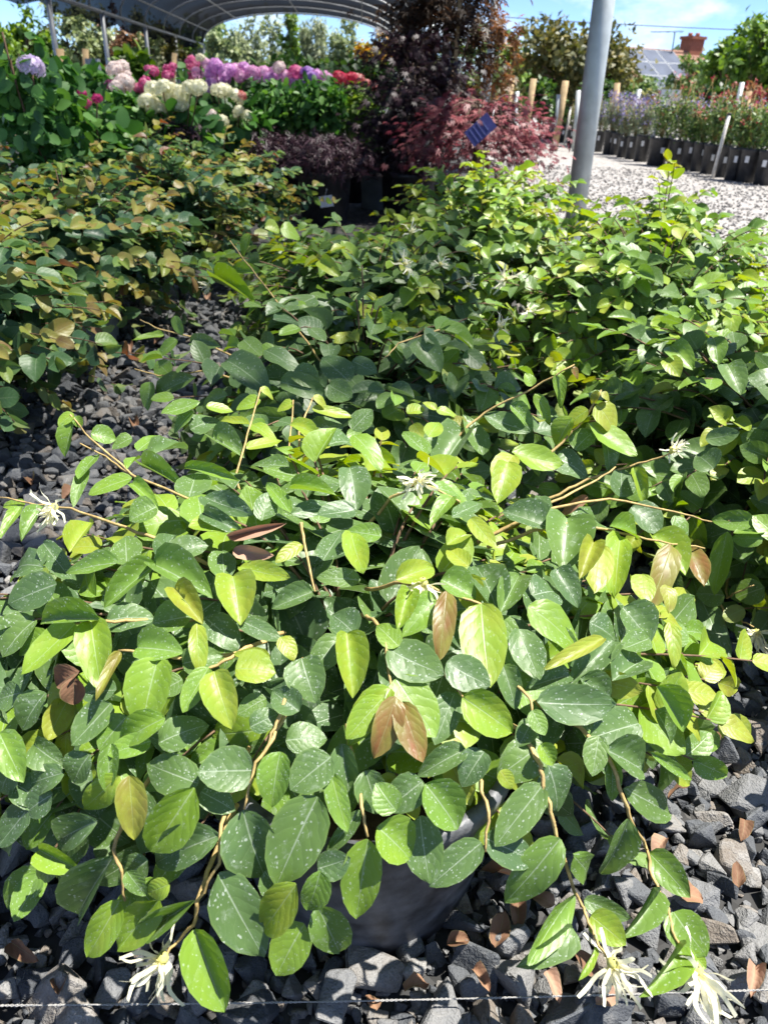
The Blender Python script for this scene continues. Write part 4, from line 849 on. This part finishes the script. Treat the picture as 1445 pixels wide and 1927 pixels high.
# tags
def card(name, p, wd, ht, ax, mat, label, cat, n=None, lines=None):
    d = unit(ax); nn = unit(np.array((0, -1, .15)) if n is None else n); nn = unit(nn - d * (nn @ d)); x = np.cross(d, nn)
    M3 = np.column_stack((x, d, nn)); o = MB().box(p, wd, ht, .002, M3).build(name, mat, None, False); tag(o, label, cat)
    for (u, v, a, b) in lines or []:
        MB().box(p + x * u * wd + d * v * ht + nn * .0022, a * wd, b * ht, .0015, M3).build('print', M['tagprint'] if mat is M['tagblue'] else M['print'], o, False)
    MB().tube([p + d * ht * .5, p + d * ht * .5 + np.array((.01, .02, .05))], .0015, 4).build('tie', M['white'], o)
    return o
card('plant_tag', aty(614, 379, 5.75), .095, .075, np.array((-.18, 0, 1.)), M['white'], 'white card tag hanging on the black pot of the purple mound', 'tag')
card('plant_tag', aty(904, 244, 5.0), .10, .17, np.array((.62, .1, .55)), M['tagblue'], 'indigo card tag hanging at an angle in the red maple', 'tag', lines=[(0, -.3, .85, .03), (0, -.14, .85, .03), (0, .02, .85, .03), (0, .2, .6, .05)])

# ------------------------------------------------------------------ trees
def tree(label, x, ytop, Y, wpx, mat, leaf=.16, n=2200, base_frac=.35, cat='tree', name='tree', trunkm=None, T=RH, wr=.6, ages=(.05, .95), trunk_r=.06, clumps=26, group=None, ybot=None, down=0., lean=0.):
    top = aty(x, ytop, Y); k = proj(top)[2] / F; H = max(.8, top[2]); w2 = wpx * k / 2
    zb = H * base_frac if ybot is None else max(.1, aty(x, ybot, Y)[2]); zc = (H + zb) / 2; cx_ = top[0]
    e = empty(name, (cx_, Y, 0), label, cat, group); tm = trunkm or M['bark']
    P = np.array([(cx_ + lean * z / H * .3 + .03 * math.sin(z * 3 + x), Y + .03 * math.cos(z * 2), z) for z in np.linspace(0, H * .82, 9)]); MB().tube(P, np.linspace(trunk_r, trunk_r * .25, 9), 8).build('trunk', tm, e)
    lm = MB()
    for i in range(12):
        z = rng.uniform(zb * .8, H * .75); a = rng.random() * 6.28; p0 = np.array((cx_, Y, z)); p2 = p0 + np.array((math.cos(a) * w2 * .8, math.sin(a) * w2 * .8, (H - z) * rng.uniform(.2, .7)))
        lm.tube(bez(p0, (p0 + p2) / 2 + (0, 0, .1), p2, 6), np.linspace(trunk_r * .4, trunk_r * .08, 6), 5)
    tag(lm.build('limb_work', tm, e), kind='stuff')
    cloud(n, (cx_, Y, zc), (w2, w2 * .9, (H - zb) / 2), T, (leaf * .6, leaf * 1.25), 'crown', mat, e, ages, .2, wr, clumps=clumps, down=down); return e
TF = 'trees beyond the tunnel'; TL = 'trees seen under the tunnel eave'; TR = 'trees beyond the potted rows'
tree('yellow-green tree at the tunnel corner under the eave', 40, 22, 20, 110, M['fresh'], .16, 2200, group=TL)
tree('silvery pale tree between the first two eave posts', 118, 5, 22, 110, M['pale'], .15, 2600, group=TL)
tree('silvery green tree beside the grey panel', 168, 5, 24, 90, M['pale'], .15, 2200, group=TL)
tree('rust brown tree between the eave posts', 214, 20, 23, 60, M['rust'], .14, 1600, group=TL)
tree('olive-yellow tree between the farther eave posts', 268, 30, 24, 66, M['pale'], .14, 1600, group=TL, ages=(.05, .5))
tree('dark green tree by the farther eave posts', 312, 45, 26, 60, M['olive'], .14, 1500, group=TL)
tree('pale tree near the end of the eave', 352, 50, 30, 50, M['fresh'], .14, 1200, group=TL)
tree('light green tree at the edge of the tunnel mouth', 415, 52, 37, 70, M['pale'], .22, 1500, group=TF, ybot=150)
tree('feathery pale tree with white trunk in the tunnel mouth', 465, 38, 39, 70, M['willow'], .22, 1500, group=TF, ybot=150, trunkm=M['birch'])
tree('thin wispy tree against the sky in the tunnel mouth', 510, 28, 41, 52, M['pale'], .2, 800, group=TF, ybot=150, trunkm=M['birch'])
tree('narrow bright green poplar in the tunnel mouth', 545, 20, 38, 34, M['fresh'], .2, 1300, group=TF, ybot=150, clumps=16)
tree('grey-green weeping willow in the tunnel mouth', 592, 24, 40, 86, M['willow'], .26, 2400, group=TF, ybot=160, down=1.2, wr=.25)
tree('rounded pale green tree with white trunk beside the willow', 655, 40, 39, 80, M['pale'], .22, 1900, group=TF, ybot=150, trunkm=M['birch'])
tree('orange and yellow leaved tree at the end of the tunnel mouth', 712, 64, 36, 80, M['orangef'], .22, 1700, group=TF, ybot=150, ages=(.0, .8))
tree('large bronze-green tree beyond the steel pole', 1092, 38, 19, 215, M['olive'], .16, 5200, group=TR, trunk_r=.09, clumps=44, ybot=185)
tree('green tree peeping between orange tree and bronze-green tree', 985, 82, 24, 100, M['fresh'], .2, 1500, group=TR, ages=(.3, .9), ybot=185)
tree('narrow olive tree before the solar panels', 1168, 56, 21, 62, M['olive'], .13, 1500, group=TR, ybot=190)
tree('low spreading green tree in front of the house', 1215, 146, 24, 110, M['salvia'], .14, 1500, group=TR, ybot=200)
tree('rounded olive bush tree below the brick chimney', 1325, 108, 24, 110, M['salvia'], .15, 2400, group=TR, ybot=205, ages=(.2, .8))
tree('upright leafy green tree beside the chimney', 1392, 44, 20, 80, M['fresh'], .17, 1800, group=TR, ages=(.4, 1.), ybot=215)
tree('broad bright green tree at the end of the potted row', 1452, 30, 18, 120, M['fresh'], .17, 2600, group=TR, ages=(.4, 1.), ybot=220)
for k, (x, yt, Y, wd, m) in enumerate([(800, 120, 20, 120, 'deep'), (900, 120, 21, 120, 'salvia'), (960, 110, 21, 90, 'olive'), (1030, 150, 17, 90, 'deep'), (1130, 150, 17, 100, 'deep'), (1250, 165, 18, 90, 'straw'), (1360, 160, 16, 110, 'deep'), (1430, 165, 15, 90, 'rust')]):
    lb = ['dark shrub behind the maple trunk', 'green shrub behind the orange leaved tree', 'olive shrub behind the timber stakes', 'dark shrub between the timber stakes', 'dark shrub behind the steel pole', 'straw coloured shrub by the white panel', 'dark shrub behind the red flowering pots', 'rusty shrub under the broad bright tree'][k]
    tree(lb, x, yt, Y, wd, M[m], .12, 1200, name='shrub', cat='shrub', group='shrubs behind the potted rows', ybot=225, clumps=14, trunk_r=.03)
# far wood closing the horizon
ms = []; ag = []
for i in range(9000):
    x = rng.uniform(-70, 60); hgt = 3.2 + 1.2 * math.sin(x * .31) + .8 * math.sin(x * .9 + 2); z = rng.uniform(0, 1) ** .8 * hgt; p = np.array((x, 62 + rng.random() * 4, z))
    ms.append(frame(p, rvec(), np.array((0, -1, .7)) + rvec(.5), .45, .7)); ag.append(rng.random())
fwood = link('far_wood', tile('far_wood', RH, np.array(ms), np.array(ag)), None, M['salvia']); tag(fwood, 'far green belt of trees along the horizon', 'wood', None, 'stuff')

# weeping red maple and the staked bronze tree
def maple(label, c, r3, n, base, mat, Lr, ages, T=STAR, clumps=60, name='maple_tree', trunk_r=.03, group=None):
    e = empty(name, (base[0], base[1], 0), label, 'tree', group); pot(e, (base[0], base[1], 0), .19, .22, .34, M['pot'], 28)
    c = np.array(c); b = np.array((base[0], base[1], .3)); tp = c + (0, 0, r3[2] * .6)
    MB().tube(bez(b, (b + tp) / 2 + (.05, 0, 0), tp, 8), np.linspace(trunk_r, trunk_r * .4, 8), 8).build('trunk', M['bark'], e)
    lm = MB()
    ms = []; ag = []
    for i in range(clumps):
        d = unit(rng.normal(size=3) * (1, 1, .75)); s = rng.uniform(.45, 1.); q = c + d * np.array(r3) * s
        lm.tube(bez(tp - (0, 0, rng.random() * r3[2] * .6), (tp + q) / 2 + (0, 0, .14), q, 7), np.linspace(.008, .002, 7), 4)
        for j in range(n // clumps):
            p = q + rng.normal(size=3) * np.array((.10, .10, .035)); p[2] -= .25 * np.sum((p - q)[:2] ** 2)
            Ln = rng.uniform(*Lr); ms.append(frame(p, unit(d * (1, 1, .2) + rvec(.5) + (0, 0, -.5)), np.array((0, 0, 1.)) + d * .6 + rvec(.4), Ln, Ln)); ag.append(np.clip(rng.uniform(*ages), 0, 1))
    tag(lm.build('limb_work', M['bark'], e), kind='stuff')
    tag(link('crown', tile('crown', T, np.array(ms), np.array(ag)), e, mat), kind='stuff'); return e
c = aty(900, 255, 5.6); maple('low spreading red laceleaf maple with an indigo tag', c, (.54, .46, .27), 2000, (c[0] - .05, 5.6), M['maple'], (.03, .05), (0, .75), clumps=70)
c = aty(775, 215, 6.4); maple('dark purple weeping maple with a dense skirt in the tunnel shade', c, (.36, .36, .55), 3400, (c[0], 6.4), M['purple'], (.035, .055), (.3, 1.), clumps=80)
c = aty(835, 40, 6.9); mt = maple('upright bronze and orange leaved tree tied to a stake', c, (.38, .36, .85), 3000, (c[0], 6.9), M['bronzetree'], (.05, .085), (.3, 1.), STAR5, 80, trunk_r=.04)
c2 = aty(935, 110, 6.9); cloud(240, c2, (.22, .2, .5), STAR5, (.05, .08), 'crown', M['bronzetree'], mt, (0, .5), .3, 1., clumps=14)
p = aty(858, 100, 6.75); q = empty('timber_stake', (p[0], p[1], 0), 'tall thin timber stake tied to the bronze leaved tree', 'stake', None); MB().box((p[0], p[1], 1.15), .028, .028, 2.3).build('shaft', M['stake'], q, False)
MB().box((p[0], p[1], .8), .036, .036, .03).build('tie_band', M['hydleaf'], q, False)

# ------------------------------------------------------------------ potted rows along the road
RB = [(100, 118, 205, 60), (140, 122, 218, 50), (180, 128, 226, 50), (245, 140, 244, 75), (395, 165, 285, 66), (463, 165, 300, 70), (507, 178, 306, 55), (550, 200, 320, 58), (603, 200, 331, 62), (660, 192, 346, 90), (755, 207, 371, 125), (868, 222, 382, 105), (945, 232, 396, 92), (1003, 240, 407, 80), (1068, 250, 422, 98), (1160, 250, 442, 92), (1217, 258, 462, 98), (1302, 268, 474, 132), (1412, 285, 492, 140)]
def rowplant(b, r_, h, kind, label, group, stick=True, seed=0):
    nm, cat = {'salvia': ('red_flowering_pot_plant', 'pot plant'), 'lav': ('lavender_pot', 'lavender'), 'straw': ('leafy_pot_plant', 'pot plant')}[kind]
    e = empty(nm, (b[0], b[1], 0), label, cat, group); pot(e, (b[0], b[1], 0), r_ * .88, r_, h, M['pot'], 20)
    if stick:
        a = math.atan2(-b[1], -b[0]) + rng.uniform(-.45, .45); p = np.array((b[0] + math.cos(a) * r_ * .955, b[1] + math.sin(a) * r_ * .955, h * rng.uniform(.55, .7)))
        d = np.array((math.cos(a), math.sin(a), 0)); x = np.cross((0, 0, 1), d)
        MB().box(p + d * .006, r_ * .35, .006, .075, np.column_stack((x, d, (0, 0, 1)))).build('label', M['white'], e, False)
    vr = rng.uniform(.8, 1.2); top = .62 * vr if kind == 'salvia' else (.5 if kind == 'lav' else .42)
    cc = np.array((b[0], b[1], h + top * .42)); m = M[kind]
    cloud(620, cc, (r_ * 1.35, r_ * 1.35, top * .5), LANCE if kind != 'salvia' else LEAFL[0], (.03, .065) if kind == 'salvia' else (.04, .08), 'foliage', m, e, (.05, .95), .15, .5 if kind == 'salvia' else .2, down=-.9 if kind != 'salvia' else 0.)
    br = MB(); fm = []; fa = []
    for i in range(14 if kind == 'salvia' else 26):
        d = np.array((rng.normal() * .9, rng.normal() * .9, 0)) * r_; tip = cc + d + (0, 0, top * rng.uniform(.0, .85)); br.tube([(b[0], b[1], h - .03), (cc + d * .5), tip], [.003, .0025, .0015], 4)
        for j in range(3 if kind == 'salvia' else 7):
            if kind == 'straw': break
            p = tip + ((rng.normal() * .02, rng.normal() * .02, -.015 * j)); fm.append(frame(p, rvec(), rvec(), .03, .032)); fa.append(rng.random())
    tag(br.build('branchwork', M['twig'], e), kind='stuff')
    if fm: tag(link('blossom', tile('blossom', STAR5 if kind == 'salvia' else RH, np.array(fm), np.array(fa)), e, M['redfl'] if kind == 'salvia' else M['violet']), kind='stuff')
for k, (x, yt, yb, wd) in enumerate(RB):
    X = 1000 + x * .308; Yb = 200 + yb * .308; b = atz(X, Yb - 1, 0); kk = proj(b)[2] / F; r_ = min(.19, max(.11, wd * .308 * kk / 2)); b = b + unit((b[0], b[1], 0)) * r_
    h = max(.28, min(.40, (yb - yt) * .308 * kk * .98)); kind = 'straw' if k < 4 else ('lav' if k < 10 else 'salvia')
    lb = {'straw': 'low yellow-green plant in a labelled black pot at the far end of the road row', 'lav': 'grey-green lavender in a labelled black pot along the gravel road', 'salvia': 'bushy red flowering plant in a labelled black pot along the gravel road'}[kind]
    rowplant(b, r_, h, kind, lb, {'straw': 'low plants at the far end of the row', 'lav': 'lavender pots along the road', 'salvia': 'red flowering pots along the road'}[kind])
    if k % 2 == 0 or k > 9:
        b2 = b + np.array((.55, .35, 0)) + rvec(.05) * (1, 1, 0); kd = 'salvia' if k > 11 else 'lav'
        rowplant(b2, .15, .36, kd, {'lav': 'violet flowering lavender in the second row behind the road pots', 'salvia': 'red flowering plant in the second row behind the road pots'}[kd], 'second row of ' + ('lavender' if kd == 'lav' else 'red flowering pots'), False)
    if k % 3 == 0 and k > 3:
        b2 = b + np.array((1.15, .8, 0)); kd = 'lav' if k < 13 else 'salvia'
        rowplant(b2, .15, .36, kd, {'lav': 'violet flowering lavender in the third row from the road', 'salvia': 'red flowering plant in the third row from the road'}[kd], 'third row of ' + ('lavender' if kd == 'lav' else 'red flowering pots'), False)
# stakes and pipes
def stake(xb, yb, xt, yt, r_, mat, label, name, cat, group=None, Y=None, cap=None):
    b = atz(xb, yb, 0) if Y is None else aty(xb, yb, Y); t = aty(xt, yt, b[1])
    if Y is not None: d = (t - b) / (t[2] - b[2]); b = b - d * b[2]
    e = empty(name, (b[0], b[1], 0), label, cat, group); MB().tube([b, t], r_, 10).build('shaft', mat, e)
    if cap: MB().tube([t, t + unit(t - b) * .03], r_ * 1.1, 10).build('cap', cap, e)
    return e
stake(1339, 336, 1371, 217, .021, M['pvc'], 'leaning white pipe stake with a dark cap before the red flowering pots', 'pipe_stake', 'stake', cap=M['cable'])
stake(1061, 274, 1073, 205, .020, M['pvc'], 'white pipe stake at the far lavender pots', 'pipe_stake', 'stake', cap=M['pvc'])
SG = 'timber stakes behind the potted rows'
for (xb, yb, xt, yt, Y, r_) in [(1057, 195, 1064, 152, 15.5, .06), (997, 195, 1004, 148, 15.5, .055), (1157, 195, 1161, 156, 16, .055), (957, 205, 963, 150, 14, .04), (1405, 190, 1409, 172, 14.5, .05)]:
    stake(xb, yb, xt, yt, r_, M['stake'], 'stout round timber stake standing among shrubs behind the pots', 'timber_stake', 'stake', SG, Y)
for (xb, yb, xt, yt, Y, r_) in [(1196, 195, 1203, 168, 15.5, .04), (1388, 190, 1396, 155, 13.5, .036), (1086, 195, 1088, 170, 15.5, .04), (1050, 195, 1051, 178, 15.5, .04), (970, 205, 973, 172, 15, .035)]:
    stake(xb, yb, xt, yt, r_, M['steel'], 'thin grey metal stake among the plants behind the pots', 'metal_stake', 'stake', 'metal stakes behind the potted rows', Y)
for (xb, yb, xt, yt, Y, r_) in [(120, 145, 113, 92, 12, .05), (126, 148, 121, 110, 12, .035), (163, 130, 161, 92, 14, .05), (222, 120, 221, 94, 16, .055), (140, 152, 137, 126, 12, .03), (153, 152, 151, 130, 12, .03), (328, 120, 329, 100, 18, .05)]:
    stake(xb, yb, xt, yt, r_, M['stake'], 'timber stake standing beyond the tunnel eave', 'timber_stake', 'stake', 'timber stakes beyond the tunnel eave', Y)
def panel(label, x0, y0, x1, y1, Y, name='notice_board', mat=None):
    a_ = aty(x0, y0, Y); b_ = aty(x1, y1, Y); c_ = (a_ + b_) / 2; wd, ht = abs(b_[0] - a_[0]), abs(a_[2] - b_[2]); e = empty(name, (c_[0], Y, 0), label, 'board')
    MB().box(c_, wd, .04, ht).build('sheet', mat or M['panelgrey'], e, False)
    for s in (-1, 1): MB().box((c_[0] + s * wd * .42, Y + .045, (c_[2] + ht / 2) / 2), .05, .05, c_[2] + ht / 2).build('leg', M['pipe'], e, False)
    for s in (-.25, .25): MB().box((c_[0] + s * wd, Y - .024, c_[2]), .012, .008, ht * .98).build('rib', M['pipe'], e, False)
panel('pale blue-grey sheet panel standing beyond the eave posts', 161, 110, 190, 152, 13)
panel('pale upright panel at the far corner of the tunnel', 357, 88, 385, 118, 30)
panel('white panel standing among shrubs below the house', 1244, 168, 1274, 205, 17, mat=M['white'])

# ------------------------------------------------------------------ house, power line
hY = 52.; rc = aty(1235, 98, hY); zr = rc[2]
he = empty('house', (rc[0], hY, 0), 'low house with brown tiled roof, solar panels and brick chimney', 'house')
ang = R(26); ex = np.array((math.cos(ang), math.sin(ang), 0)); ey = np.array((-math.sin(ang), math.cos(ang), 0)); ez = np.array((0, 0, 1.)); O = np.array((rc[0], hY, 0))
HM = np.column_stack((ex, ey, ez)); hp = lambda u, v, z: O + ex * u + ey * v + ez * z
Lh, Dh, drop = 6.2, 4.2, 2.6
MB().box(hp(0, 0, (zr - drop) / 2), 2 * Lh - .6, 2 * Dh - .8, zr - drop, HM).build('wall', M['render'], he, False)
V = [hp(-Lh, 0, zr), hp(Lh - 3, 0, zr), hp(-Lh, -Dh, zr - drop), hp(Lh, -Dh, zr - drop), hp(-Lh, Dh, zr - drop), hp(Lh, Dh, zr - drop)]
dn = np.array((0, 0, -.16)); V = V + [v + dn for v in V]
Q = [(0, 2, 3, 1), (1, 5, 4, 0), (1, 3, 5, 5), (0, 4, 2, 2), (6, 7, 9, 8), (6, 10, 11, 7), (2, 8, 9, 3), (4, 5, 11, 10), (3, 9, 11, 5), (2, 4, 10, 8)]
bm = bmesh.new(); bv = [bm.verts.new(v) for v in V]
for q in Q: bm.faces.new([bv[i] for i in dict.fromkeys(q)])
bmesh.ops.recalc_face_normals(bm, faces=bm.faces[:]); me = bpy.data.meshes.new('roof'); bm.to_mesh(me); bm.free(); roof = link('roof', me, he, M['tile'])
sl = unit(np.array((0, -Dh, -drop))); sld = ex * 0 + ey * sl[1] + ez * sl[2]; nrm = unit(np.cross(ex, -sld)); nrm = nrm if nrm[2] > 0 else -nrm
RM = np.column_stack((ex, sld, nrm)); tl = math.hypot(Dh, drop)
for k in range(14):   # tile courses
    v = (k + .5) / 14 * tl; wr_ = (Lh - 3) + 3 * v / tl; c_ = hp(0, 0, zr) + sld * v + ex * ((wr_ - Lh) / 2) + nrm * .03
    MB().box(c_, Lh + wr_, tl / 14 * .93, .07, RM @ np.array(Matrix.Rotation(.05, 3, 'X'))).build('tile_course', M['tile'], roof, False)
for i in range(3):
    for j in range(3):
        c_ = hp(-2.3 + i * 1.35, 0, zr) + sld * (.75 + j * 1.3) + nrm * .16
        pn = MB().box(c_, 1.3, 1.25, .05, RM).build('solar_panel', M['alu'], roof, False); MB().box(c_ + nrm * .028, 1.22, 1.17, .012, RM).build('cell_glass', M['solar'], pn, False)
MB().tube([hp(-Lh, 0, zr + .06), hp(Lh - 3, 0, zr + .06)], .11, 8).build('ridge', M['tile'], roof)
cb = aty(1314, 100, hY); ch = MB().box((cb[0], hY + 1.5, zr - .2), 1.0, .9, 2.0, HM).build('chimney', M['brick'], roof, False)
MB().box((cb[0], hY + 1.5, zr + .86), 1.16, 1.06, .16, HM).build('chimney_cap', M['brick'], ch, False)
for s in (-.22, .22): MB().tube([(cb[0] + s, hY + 1.5, zr + .93), (cb[0] + s, hY + 1.5, zr + 1.12)], .13, 10).build('chimney_pot', M['brick'], ch)
MB().box((cb[0] + 3, hY + 3, zr - 1.2), 9, 5, 1.4, HM).build('rear_wing', M['tile'], he, False)
ab = aty(1264, 100, hY); at_ = aty(1269, 62, hY); an = MB().tube([ab - (0, 0, .4), at_], .035, 6).build('antenna_mast', M['cable'], he)
MB().tube([at_ - (1.4, 0, .0), at_ + (.5, 0, .1)], .025, 6).build('antenna_boom', M['cable'], an)
for s in (-1.2, -.8, -.4, 0, .35): MB().tube([at_ + (s, -.25, 0.02), at_ + (s, .25, .02)], .014, 5).build('antenna_element', M['cable'], an)
a_ = aty(760, 22, 34); b_ = aty(1445, 62, 34); tt = np.linspace(-1.5, 2.2, 60)
P = a_ + (b_ - a_) * tt[:, None]; P[:, 2] += .25 * (tt - .5) ** 2
tag(MB().tube(P, .016, 6).build('power_line', M['cable']), 'thin dark power line crossing the sky above the house', 'cable')
